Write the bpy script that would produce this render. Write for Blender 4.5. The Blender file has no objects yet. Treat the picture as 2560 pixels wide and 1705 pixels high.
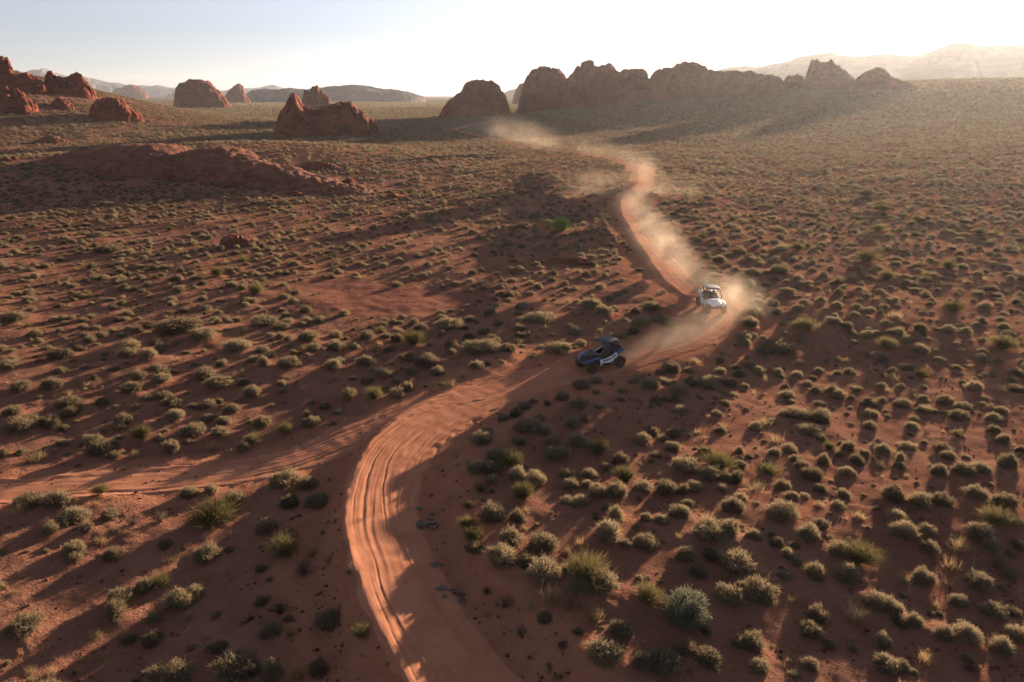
import bpy, bmesh, math, random
import numpy as np
from mathutils import Vector, Matrix

rng = np.random.default_rng(7)
random.seed(7)
R = math.radians
scn = bpy.context.scene
COL = scn.collection

# ------------------------------------------------------------------ camera
CAM_H, PITCH, FPX = 19.0, R(19.9), 1706.7          # metres, tilt, focal length in photo pixels (2560 wide)
CX, CY = 1280.0, 852.5
cam_d = bpy.data.cameras.new('camera')
cam_d.lens, cam_d.sensor_width = 24.0, 36.0
cam_d.clip_start, cam_d.clip_end = 0.5, 30000.0
cam = bpy.data.objects.new('camera', cam_d)
cam.location = (0, 0, CAM_H)
cam.rotation_euler = (math.pi / 2 - PITCH, 0, 0)
COL.objects.link(cam)
scn.camera = cam

# ------------------------------------------------------------------ sky, sun, exposure
SUN_EL, SUN_AZ = R(6.5), R(34.5)
w = bpy.data.worlds.new('World')
scn.world = w
w.use_nodes = True
nt = w.node_tree
nt.nodes.clear()
sky = nt.nodes.new('ShaderNodeTexSky')
sky.sky_type = 'NISHITA'
sky.sun_disc = False
sky.sun_elevation = SUN_EL
sky.sun_rotation = SUN_AZ
sky.altitude = 600
sky.air_density, sky.dust_density, sky.ozone_density = 1.0, 0.5, 3.0
bg = nt.nodes.new('ShaderNodeBackground')
bg.inputs['Strength'].default_value = 0.056
wo = nt.nodes.new('ShaderNodeOutputWorld')
hs = nt.nodes.new('ShaderNodeHueSaturation')
hs.inputs['Saturation'].default_value = 0.36          # a pale, milky evening sky all the way round
nt.links.new(sky.outputs[0], hs.inputs['Color'])
wb = nt.nodes.new('ShaderNodeMix')                    # camera white balance of the sky light
wb.data_type, wb.blend_type = 'RGBA', 'MULTIPLY'
wb.inputs[0].default_value = 1.0
wb.inputs[7].default_value = (0.985, 0.985, 1.12, 1)
nt.links.new(hs.outputs[0], wb.inputs[6])
nt.links.new(wb.outputs[2], bg.inputs[0])
nt.links.new(bg.outputs[0], wo.inputs[0])

sd = bpy.data.lights.new('sun', 'SUN')
sd.energy, sd.angle, sd.color = 5.0, R(0.6), (1.0, 0.78, 0.56)
sun = bpy.data.objects.new('sun', sd)
to_sun = Vector((math.sin(SUN_AZ) * math.cos(SUN_EL), math.cos(SUN_AZ) * math.cos(SUN_EL), math.sin(SUN_EL)))
sun.rotation_euler = to_sun.to_track_quat('Z', 'Y').to_euler()
sun.location = to_sun * 200
COL.objects.link(sun)

scn.view_settings.view_transform = 'Standard'
scn.view_settings.look = 'None'
scn.view_settings.exposure = 1.95
scn.view_settings.gamma = 1.0
scn.view_settings.use_curve_mapping = False
cy = scn.cycles
cy.max_bounces, cy.diffuse_bounces, cy.glossy_bounces = 4, 2, 2
cy.transmission_bounces, cy.volume_bounces, cy.transparent_max_bounces = 2, 1, 4
cy.use_denoising = True
cy.caustics_reflective = cy.caustics_refractive = False
cy.volume_step_rate = 2.0
cy.volume_max_steps = 256

HAZE_DENSITY, HAZE_G, HAZE_COL = 0.00005, 0.55, (0.90, 0.94, 1.0, 1)

# ------------------------------------------------------------------ numpy noise
_p = np.random.default_rng(3).permutation(256)
_p = np.concatenate([_p, _p, _p])
_g2 = np.array([[math.cos(a), math.sin(a)] for a in np.linspace(0, 2 * math.pi, 16, endpoint=False)])
_g3 = np.random.default_rng(5).normal(size=(32, 3))
_g3 /= np.linalg.norm(_g3, axis=1)[:, None]


def n2(x, y, seed=0):
    x = np.asarray(x, float) + seed * 17.13
    y = np.asarray(y, float) + seed * 9.71
    xf, yf = np.floor(x), np.floor(y)
    xi, yi = xf.astype(np.int64) & 255, yf.astype(np.int64) & 255
    fx, fy = x - xf, y - yf
    u, v = fx * fx * fx * (fx * (fx * 6 - 15) + 10), fy * fy * fy * (fy * (fy * 6 - 15) + 10)
    def g(ix, iy, dx, dy):
        k = _g2[_p[_p[xi + ix] + yi + iy] & 15]
        return k[..., 0] * dx + k[..., 1] * dy
    a = g(0, 0, fx, fy); b = g(1, 0, fx - 1, fy)
    c = g(0, 1, fx, fy - 1); d = g(1, 1, fx - 1, fy - 1)
    return ((a + u * (b - a)) * (1 - v) + (c + u * (d - c)) * v) * 1.5


def n3(P, seed=0):
    P = np.asarray(P, float) + seed * 13.37
    F = np.floor(P)
    I = F.astype(np.int64) & 255
    f = P - F
    w_ = f * f * f * (f * (f * 6 - 15) + 10)
    out = 0
    for i in (0, 1):
        for j in (0, 1):
            for k in (0, 1):
                h = _p[_p[_p[I[..., 0] + i] + I[..., 1] + j] + I[..., 2] + k] & 31
                g = _g3[h]
                d = f - np.array([i, j, k])
                wt = (w_[..., 0] if i else 1 - w_[..., 0]) * (w_[..., 1] if j else 1 - w_[..., 1]) * (w_[..., 2] if k else 1 - w_[..., 2])
                out = out + wt * (g * d).sum(-1)
    return out * 1.5


def fbm3(P, oct=4, seed=0, gain=0.5):
    a, s, f = 1.0, 0.0, 1.0
    for o in range(oct):
        s = s + a * n3(P * f, seed + o)
        a *= gain
        f *= 2.03
    return s


def sm(a, b, x):
    t = np.clip((np.asarray(x, float) - a) / (b - a), 0, 1)
    return t * t * (3 - 2 * t)

# ------------------------------------------------------------------ terrain
def h_large(x, y):
    """Broad shape of the desert floor: flat middle, a long rise on the right, a rocky hill on the left."""
    x, y = np.asarray(x, float), np.asarray(y, float)
    a = x / np.maximum(y, 40)
    hr = np.interp(a, [-0.12, 0.0, 0.10, 0.17, 0.25, 0.395, 0.7, 1.3, 3], [0, 3, 11, 18, 22.5, 28.5, 31, 36, 36])
    rise = hr * sm(270, 740, y) * (1 - 0.5 * sm(820, 1600, y))
    rise = rise + 3.0 * sm(0.3, 0.75, a) * sm(60, 260, y)
    hill = 37 * np.exp(-((x + 335) / 118) ** 2 - ((y - 410) / 105) ** 2)
    hill = hill + 5.5 * np.exp(-((x + 78) / 55) ** 2 - ((y - 205) / 42) ** 2)
    und = 0.35 * n2(x / 62, y / 62, 1) * sm(20, 120, y)
    und = und + 0.9 * n2(x / 190, y / 190, 2) * sm(120, 400, y) * (1 - sm(1500, 3000, y))
    return rise + hill + und


def ray(u, v):
    u, v = np.asarray(u, float), np.asarray(v, float)
    cx, cyy = (u - CX) / FPX, -(v - CY) / FPX
    return cx, math.cos(PITCH) + math.sin(PITCH) * cyy, -math.sin(PITCH) + math.cos(PITCH) * cyy


def ground_at(u, v, hf=h_large):
    """World x, y where the line of sight through photo point (u, v) meets the ground."""
    dx, dy, dz = ray(u, v)
    T = np.geomspace(14, 6000, 900)
    shp = np.shape(dx)
    dx, dy, dz = (np.atleast_1d(q)[:, None] for q in (dx, dy, dz))
    X, Y, Z = dx * T, dy * T, CAM_H + dz * T
    below = Z < hf(X, Y)
    i = np.argmax(below, axis=1)
    i[~below.any(axis=1)] = len(T) - 1
    i = np.maximum(i, 1)
    r_ = np.arange(len(i))
    g1 = Z[r_, i] - hf(X[r_, i], Y[r_, i])
    g0 = Z[r_, i - 1] - hf(X[r_, i - 1], Y[r_, i - 1])
    t = T[i - 1] + (T[i] - T[i - 1]) * np.clip(g0 / np.where(g0 - g1 == 0, 1, g0 - g1), 0, 1)
    return (dx[:, 0] * t).reshape(shp), (dy[:, 0] * t).reshape(shp)


K = 2560 / 2354.0
# main track: photo points (2354 wide), half width, height of the ground left and right of it
TRK = [(1180, 1760, 1.6, -.45, .5), (1050, 1568, 1.6, -.5, .55), (938, 1385, 1.65, -.6, .6), (880, 1205, 1.65, -.65, .55),
       (893, 1090, 1.7, -.6, .45), (965, 1000, 1.76, -.4, .4), (1075, 930, 1.85, -.15, .3), (1220, 876, 1.76, .1, .3),
       (1390, 838, 1.52, .2, -.1), (1540, 797, 1.52, .2, -.45), (1620, 765, 1.52, .15, -.5), (1662, 736, 1.52, .1, -.4),
       (1652, 706, 1.52, .0, -.1), (1607, 678, 1.52, -.05, .1), (1560, 645, 1.52, -.1, .4), (1515, 590, 1.52, -.2, .6),
       (1480, 540, 1.52, -.2, .7), (1450, 490, 1.52, -.2, .7), (1450, 455, 1.52, -.2, .6), (1482, 420, 1.6, -.1, .2),
       (1474, 393, 1.6, .2, -.1), (1420, 370, 1.6, .2, -.1), (1330, 352, 1.6, .1, 0), (1235, 342, 1.52, .1, 0),
       (1190, 334, 1.37, 0, 0), (1130, 318, 1.14, 0, 0), (1062, 303, 1.22, 0, 0), (1042, 299, 1.22, 0, 0), (1090, 287, 1.06, 0, 0), (1165, 272, 0.91, 0, 0)]
SIDE = [(1090, 902, 1.2, .0, .0), (975, 930, 1.3, .05, .0), (890, 962, 1.3, .1, -.1), (760, 1008, 1.3, .1, -.15), (640, 1044, 1.25, .1, -.15), (500, 1069, 1.25, .1, -.15), (330, 1093, 1.25, .1, -.1),
        (130, 1118, 1.25, .1, -.1), (-80, 1140, 1.25, .1, -.1), (-330, 1160, 1.25, 0, 0)]


def catmull(P, step):
    P = np.vstack([2 * P[0] - P[1], P, 2 * P[-1] - P[-2]])
    out = []
    for i in range(1, len(P) - 2):
        n = max(4, int(np.linalg.norm(P[i + 1, :2] - P[i, :2]) / step))
        for t in np.linspace(0, 1, n, endpoint=False):
            out.append(0.5 * ((2 * P[i]) + (-P[i - 1] + P[i + 1]) * t + (2 * P[i - 1] - 5 * P[i] + 4 * P[i + 1] - P[i + 2]) * t * t
                              + (-P[i - 1] + 3 * P[i] - 3 * P[i + 1] + P[i + 2]) * t ** 3))
    out.append(P[-2])
    return np.array(out)


class Track:
    def __init__(self, pts, step):
        A = np.array(pts, float)
        x, y = ground_at(A[:, 0] * K, A[:, 1] * K)
        C = catmull(np.column_stack([x, y, A[:, 2:]]), step)
        d = np.r_[0, np.cumsum(np.linalg.norm(np.diff(C[:, :2], axis=0), axis=1))]
        n = int(d[-1] / step)
        t = np.linspace(0, d[-1], n)
        self.C = np.column_stack([np.interp(t, d, C[:, k]) for k in range(C.shape[1])])
        self.t = t
        T = np.gradient(self.C[:, :2], axis=0)
        for _ in range(3):
            T[1:-1] = (T[:-2] + T[1:-1] + T[2:]) / 3
        self.T = T / np.linalg.norm(T, axis=1)[:, None]
        self.N = np.column_stack([self.T[:, 1], -self.T[:, 0]])     # to the right

    def near(self, x, y):
        """signed lateral distance (right +), index of nearest sample, absolute distance"""
        x, y = np.ravel(x), np.ravel(y)
        s = np.full(len(x), 1e3)
        idx = np.zeros(len(x), int)
        dist = np.full(len(x), 1e3)
        lo, hi = self.C[:, :2].min(0) - 32, self.C[:, :2].max(0) + 32
        m = np.nonzero((x > lo[0]) & (x < hi[0]) & (y > lo[1]) & (y < hi[1]))[0]
        st = max(1, int(1.5 / (self.t[1] - self.t[0])))
        Q = self.C[::st, :2]
        for c in range(0, len(m), 20000):
            k = m[c:c + 20000]
            D = (x[k, None] - Q[None, :, 0]) ** 2 + (y[k, None] - Q[None, :, 1]) ** 2
            j = D.argmin(1) * st
            best = np.full(len(k), 1e18)
            bj = j.copy()
            for o in range(-st, st + 1, max(1, st // 5)):
                jj = np.clip(j + o, 0, len(self.C) - 1)
                d2 = (x[k] - self.C[jj, 0]) ** 2 + (y[k] - self.C[jj, 1]) ** 2
                u_ = d2 < best
                best[u_], bj[u_] = d2[u_], jj[u_]
            e = np.column_stack([x[k], y[k]]) - self.C[bj, :2]
            idx[k] = bj
            dist[k] = np.sqrt(best)
            s[k] = np.sign((e * self.N[bj]).sum(1) + 1e-9) * dist[k]
        return s, idx, dist


main = Track(TRK, 0.25)
side = Track(SIDE, 0.25)


def profile(tr, s, i, wear=1.0):
    """Height the track gives the ground at lateral distance s: berms, the drop on one side and the bank on the other."""
    hw, L, Rr = tr.C[i, 2], tr.C[i, 3], tr.C[i, 4]
    t = tr.t[i]
    wob = 0.5 * n2(t / 5.0, t * 0 + 3.3, 8)
    left = L * sm(hw * 0.95, hw * 0.95 + 1.7, -s + wob) * (1 - sm(7, 19, -s))
    right = Rr * sm(hw * 1.35, hw * 1.35 + 1.9, s + wob) * (1 - sm(9, 26, s))
    low = np.clip(-L / 0.55, 0, 1)
    tilt = -(0.03 + 0.26 * low) * np.clip(s / hw, -1, 1) * (1 - sm(hw, hw + 2, np.abs(s))) + 0.34 * low * (1 - sm(hw * .85, hw + 1.5, np.abs(s)))
    berm = 0.09 * np.exp(-((np.abs(s) - hw * 1.02 + 0.3 * wob) / 0.35) ** 2) * (0.6 + 0.8 * n2(t / 3, t * 0 + np.sign(s), 4))
    return wear * (left + right + tilt + berm)


def h_mid(x, y):
    near = 1 - sm(150, 420, y)
    h = 0.34 * n2(x / 17, y / 17, 11) + 0.20 * n2(x / 7.1, y / 7.1, 12)
    h = h + 0.085 * n2(x / 2.7, y / 2.7, 13) * near
    return h


MOUNDS = []          # (x, y, radius, height) of the sand hummocks that gather under the bushes


def H(x, y, fine=False, want=False):
    shp = np.shape(x)
    x, y = np.ravel(np.asarray(x, float)), np.ravel(np.asarray(y, float))
    h = h_large(x, y)
    s, i, d = main.near(x, y)
    s2, i2, d2 = side.near(x, y)
    hw, hw2 = main.C[i, 2], side.C[i2, 2]
    calm = np.minimum(sm(hw * 0.8, hw * 0.8 + 2.5, d), 0.45 + 0.55 * sm(hw2 * 0.7, hw2 * 0.7 + 2.0, d2))
    h = h + h_mid(x, y) * (0.12 + 0.88 * calm)
    inside = np.minimum(d / hw, d2 / hw2)
    pm = profile(main, s, i)
    ps = profile(side, s2, i2, 0.6) * sm(2.5, 6, d)
    h = h + np.where(d < 900, pm, 0) + np.where(d2 < 900, ps, 0)
    if fine:
        g = (1 - sm(55, 130, y)) * calm
        h = h + g * (0.060 * n2(x / 1.1, y / 1.1, 21) + 0.075 * np.abs(n2(x / 0.5, y / 0.5, 22)) * np.clip(0.5 + 1.2 * n2(x / 4, y / 4, 23), 0, 1.2))
        for (mx, my, mr, mh) in MOUNDS:
            lo, hi = np.searchsorted(-0.0 + _rowy, [my - 3 * mr, my + 3 * mr]) if _rowy is not None else (0, 0)
            sl = slice(lo * _ncol, hi * _ncol)
            h[sl] += mh * np.exp(-((x[sl] - mx) ** 2 + (y[sl] - my) ** 2) / (2 * (mr * 0.62) ** 2))
    if want:
        return h.reshape(shp), s, i, d, s2, i2, d2
    return h.reshape(shp)


_rowy, _ncol = None, 0

# ------------------------------------------------------------------ helpers for objects
def tag(o, label=None, cat=None, group=None, kind=None):
    for k, v in (('label', label), ('category', cat), ('group', group), ('kind', kind)):
        if v:
            o[k] = v
    return o


def link(name, me, mat=None, parent=None):
    o = bpy.data.objects.new(name, me)
    COL.objects.link(o)
    if mat:
        if me and hasattr(me, 'materials') and not me.materials:
            me.materials.append(mat)
    if parent:
        o.parent = parent
    return o


def mesh_np(name, V, F, smooth=False):
    """V n x 3, F m x k (k = 3 or 4) -> mesh"""
    me = bpy.data.meshes.new(name)
    V, F = np.asarray(V, np.float32), np.asarray(F, np.int32)
    me.vertices.add(len(V))
    me.vertices.foreach_set('co', V.ravel())
    k = F.shape[1]
    me.loops.add(F.size)
    me.loops.foreach_set('vertex_index', F.ravel())
    me.polygons.add(len(F))
    me.polygons.foreach_set('loop_start', np.arange(0, F.size, k, dtype=np.int32))
    me.polygons.foreach_set('loop_total', np.full(len(F), k, np.int32))
    if smooth:
        me.polygons.foreach_set('use_smooth', np.ones(len(F), bool))
    me.update(calc_edges=True)
    me.validate()
    return me


def grid_faces(nr, nc, wrap=False):
    r_, c_ = np.meshgrid(np.arange(nr - 1), np.arange(nc - (0 if wrap else 1)), indexing='ij')
    c2 = (c_ + 1) % nc
    return np.stack([r_ * nc + c_, r_ * nc + c2, (r_ + 1) * nc + c2, (r_ + 1) * nc + c_], -1).reshape(-1, 4)


def attr(me, name, vals):
    a = me.attributes.new(name, 'FLOAT', 'POINT')
    a.data.foreach_set('value', np.asarray(vals, np.float32))


# ------------------------------------------------------------------ materials
class NT:
    def __init__(self, name):
        self.m = bpy.data.materials.new(name)
        self.m.use_nodes = True
        self.t = self.m.node_tree
        self.t.nodes.clear()
        self.out = self.t.nodes.new('ShaderNodeOutputMaterial')

    def n(self, typ, **kw):
        nd = self.t.nodes.new(typ)
        for k, v in kw.items():
            if k in nd.inputs.keys():
                self.set(nd.inputs[k], v)
            else:
                setattr(nd, k, v)
        return nd

    def set(self, sock, v):
        if hasattr(v, 'is_output'):
            self.t.links.new(v, sock)
        else:
            sock.default_value = v

    def noise(self, vec, scale, detail=4, rough=0.55):
        nd = self.n('ShaderNodeTexNoise')
        self.set(nd.inputs['Vector'], vec)
        nd.inputs['Scale'].default_value = scale
        nd.inputs['Detail'].default_value = detail
        nd.inputs['Roughness'].default_value = rough
        return nd.outputs[0]

    def ramp(self, fac, stops):
        nd = self.n('ShaderNodeValToRGB')
        e = nd.color_ramp.elements
        e[0].position, e[0].color = stops[0][0], (*stops[0][1], 1)
        e[1].position, e[1].color = stops[-1][0], (*stops[-1][1], 1)
        for p, c in stops[1:-1]:
            q = e.new(p)
            q.color = (*c, 1)
        self.set(nd.inputs[0], fac)
        return nd.outputs[0]

    def mix(self, fac, a, b):
        nd = self.n('ShaderNodeMix', data_type='RGBA')
        self.set(nd.inputs[0], fac)
        self.set(nd.inputs[6], a)
        self.set(nd.inputs[7], b)
        return nd.outputs[2]

    def math(self, op, a, b=0.0, clamp=False):
        nd = self.n('ShaderNodeMath', operation=op, use_clamp=clamp)
        self.set(nd.inputs[0], a)
        self.set(nd.inputs[1], b)
        return nd.outputs[0]

    def bump(self, h, strength, dist):
        nd = self.n('ShaderNodeBump')
        self.set(nd.inputs['Height'], h)
        nd.inputs['Strength'].default_value = strength
        nd.inputs['Distance'].default_value = dist
        return nd.outputs[0]

    def surf(self, color, rough=0.9, normal=None, metal=0.0, spec=0.25):
        b = self.n('ShaderNodeBsdfPrincipled')
        self.set(b.inputs['Base Color'], color)
        self.set(b.inputs['Roughness'], rough)
        b.inputs['Metallic'].default_value = metal
        b.inputs['Specular IOR Level'].default_value = spec
        if normal is not None:
            self.set(b.inputs['Normal'], normal)
        self.t.links.new(b.outputs[0], self.out.inputs[0])
        return self.m

    def pos(self):
        return self.n('ShaderNodeNewGeometry').outputs['Position']

    def obj(self):
        return self.n('ShaderNodeTexCoord').outputs['Object']

    def attr(self, name):
        return self.n('ShaderNodeAttribute', attribute_name=name).outputs['Fac']


def sand_material(name, track=False):
    t = NT(name)
    p = t.pos()
    big = t.noise(p, 0.13, 7, 0.62)
    med = t.noise(p, 0.9, 5)
    fine = t.noise(p, 7.0, 4, 0.7)
    if track:
        c = t.ramp(med, [(0.3, (0.29, 0.120, 0.068)), (0.55, (0.345, 0.149, 0.087)), (0.75, (0.39, 0.176, 0.106))])
        hgt = t.math('ADD', t.math('MULTIPLY', fine, 0.5), t.math('MULTIPLY', t.noise(p, 2.4, 3), 0.7))
        return t.surf(c, 1.0, t.bump(hgt, 0.35, 0.05), spec=0.0)
    c = t.ramp(big, [(0.28, (0.150, 0.072, 0.050)), (0.5, (0.222, 0.104, 0.068)), (0.72, (0.285, 0.142, 0.092))])
    c = t.mix(t.math('MULTIPLY', t.ramp(med, [(0.45, (0, 0, 0)), (0.68, (1, 1, 1))]), 0.5), c, (0.18, 0.068, 0.044, 1))
    c = t.mix(t.math('MULTIPLY', t.ramp(fine, [(0.5, (0, 0, 0)), (0.7, (1, 1, 1))]), 0.35), c, (0.35, 0.16, 0.085, 1))
    loose = t.ramp(t.math('ADD', t.attr('sandy'), t.math('MULTIPLY', t.math('SUBTRACT', t.noise(p, 0.6, 5), 0.5), 1.1)), [(0.3, (0, 0, 0)), (0.75, (1, 1, 1))])
    c = t.mix(loose, c, t.ramp(med, [(0.3, (0.30, 0.124, 0.071)), (0.7, (0.36, 0.155, 0.092))]))
    slick = t.ramp(t.math('ADD', t.attr('slick'), t.math('MULTIPLY', t.math('SUBTRACT', med, 0.5), 0.9)), [(0.4, (0, 0, 0)), (0.6, (1, 1, 1))])
    strata = t.noise(p, 0.5, 5)
    rockc = t.ramp(strata, [(0.3, (0.17, 0.070, 0.048)), (0.6, (0.23, 0.10, 0.07)), (0.8, (0.20, 0.078, 0.046))])
    c = t.mix(slick, c, rockc)
    # far beyond the last single bushes the plain is clothed in scrub
    far = t.math('MULTIPLY', t.attr('scrubby'), t.ramp(t.noise(p, 0.25, 6, 0.7), [(0.35, (0.6, 0.6, 0.6)), (0.6, (1, 1, 1))]))
    c = t.mix(far, c, (0.12, 0.10, 0.066, 1))
    hgt = t.math('ADD', t.math('MULTIPLY', fine, 0.6), t.math('ADD', med, t.math('MULTIPLY', t.noise(p, 24.0, 3, 0.7), 0.12)))
    return t.surf(c, 1.0, t.bump(hgt, 1.0, 0.26), spec=0.0)


def leaf_material(name, stops, transl=0.4):
    t = NT(name)
    rnd = t.n('ShaderNodeObjectInfo').outputs['Random']
    isl = t.n('ShaderNodeNewGeometry').outputs['Random Per Island']
    v = t.math('ADD', t.math('MULTIPLY', rnd, 0.62), t.math('MULTIPLY', isl, 0.38))
    c = t.ramp(v, stops)
    d = t.n('ShaderNodeBsdfDiffuse')
    t.set(d.inputs[0], c)
    tr = t.n('ShaderNodeBsdfTranslucent')
    t.set(tr.inputs[0], c)
    m = t.n('ShaderNodeMixShader')
    m.inputs[0].default_value = transl
    t.t.links.new(d.outputs[0], m.inputs[1])
    t.t.links.new(tr.outputs[0], m.inputs[2])
    t.t.links.new(m.outputs[0], t.out.inputs[0])
    return t.m


def rock_material(name, base, dark, scale=1.0):
    t = NT(name)
    p = t.pos()
    sc = t.n('ShaderNodeMapping')
    t.set(sc.inputs[0], p)
    sc.inputs['Scale'].default_value = (0.25 * scale, 0.25 * scale, 1.3 * scale)
    st = t.noise(sc.outputs[0], 0.6, 6, 0.6)
    bl = t.noise(p, 0.16 * scale, 6, 0.65)
    c = t.mix(t.ramp(st, [(0.3, (0, 0, 0)), (0.7, (1, 1, 1))]), (*[q * 0.68 for q in base], 1), (*[q * 1.38 for q in base], 1))
    c = t.mix(t.ramp(bl, [(0.46, (0, 0, 0)), (0.66, (1, 1, 1))]), c, (*dark, 1))
    hgt = t.math('ADD', t.math('MULTIPLY', st, 1.3), t.math('ADD', t.math('MULTIPLY', t.noise(p, 1.1 * scale, 6, 0.65), 0.9), t.math('MULTIPLY', t.noise(p, 0.3 * scale, 4, 0.6), 2.2)))
    return t.surf(c, 0.95, t.bump(hgt, 1.0 if scale > .5 else .35, 1.1 / scale), spec=0.1)


def plain(name, color, rough=0.5, metal=0.0, spec=0.4, dust=0.35):
    """paint, plastic or metal with a film of red dust that settles on upward faces and in blotches"""
    t = NT(name)
    nz = t.n('ShaderNodeSeparateXYZ')
    t.set(nz.inputs[0], t.n('ShaderNodeNewGeometry').outputs['Normal'])
    f = t.math('MULTIPLY', t.noise(t.obj(), 6.0, 5, 0.6), dust)
    f = t.math('ADD', f, t.math('MULTIPLY', t.noise(t.obj(), 31.0, 2), dust * 0.25), True)
    c = t.mix(f, (*color, 1), (0.34, 0.17, 0.10, 1))
    return t.surf(c, t.math('ADD', f, rough, True), metal=metal, spec=spec)


M = {}
M['ground'] = sand_material('red_sand_ground')
M['track'] = sand_material('track_sand', True)
M['side'] = sand_material('side_track_sand')
M['sage'] = leaf_material('sage_leaves', [(0.08, (0.105, 0.079, 0.050)), (0.32, (0.185, 0.139, 0.085)), (0.55, (0.25, 0.185, 0.115)), (0.72, (0.21, 0.172, 0.10)), (0.92, (0.37, 0.265, 0.165))], 0.5)
M['blue'] = leaf_material('blue_sage_leaves', [(0.1, (0.12, 0.125, 0.082)), (0.5, (0.165, 0.165, 0.108)), (0.9, (0.22, 0.205, 0.14))])
M['yellow'] = leaf_material('broom_leaves', [(0.1, (0.10, 0.082, 0.034)), (0.5, (0.15, 0.121, 0.050)), (0.9, (0.22, 0.168, 0.08))])
M['green'] = leaf_material('green_leaves', [(0.1, (0.13, 0.175, 0.035)), (0.5, (0.185, 0.24, 0.05)), (0.9, (0.26, 0.30, 0.09))], 0.5)
M['straw'] = leaf_material('dry_grass_blades', [(0.1, (0.22, 0.15, 0.075)), (0.5, (0.31, 0.21, 0.105)), (0.9, (0.38, 0.27, 0.15))], 0.45)
M['twig'] = leaf_material('dead_twigs', [(0.1, (0.045, 0.034, 0.026)), (0.5, (0.085, 0.062, 0.045)), (0.9, (0.14, 0.10, 0.075))], 0.05)
M['rock'] = rock_material('red_sandstone', (0.20, 0.052, 0.028), (0.10, 0.031, 0.021), 1.0)
M['slab'] = rock_material('red_slab_sandstone', (0.215, 0.083, 0.050), (0.13, 0.053, 0.036), 2.0)
M['grey_rock'] = rock_material('grey_bedrock', (0.20, 0.155, 0.13), (0.17, 0.095, 0.066), 6.0)
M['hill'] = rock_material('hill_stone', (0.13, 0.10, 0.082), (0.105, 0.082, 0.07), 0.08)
M['far_hill'] = rock_material('far_hill_stone', (0.17, 0.15, 0.14), (0.13, 0.12, 0.115), 0.03)

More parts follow.
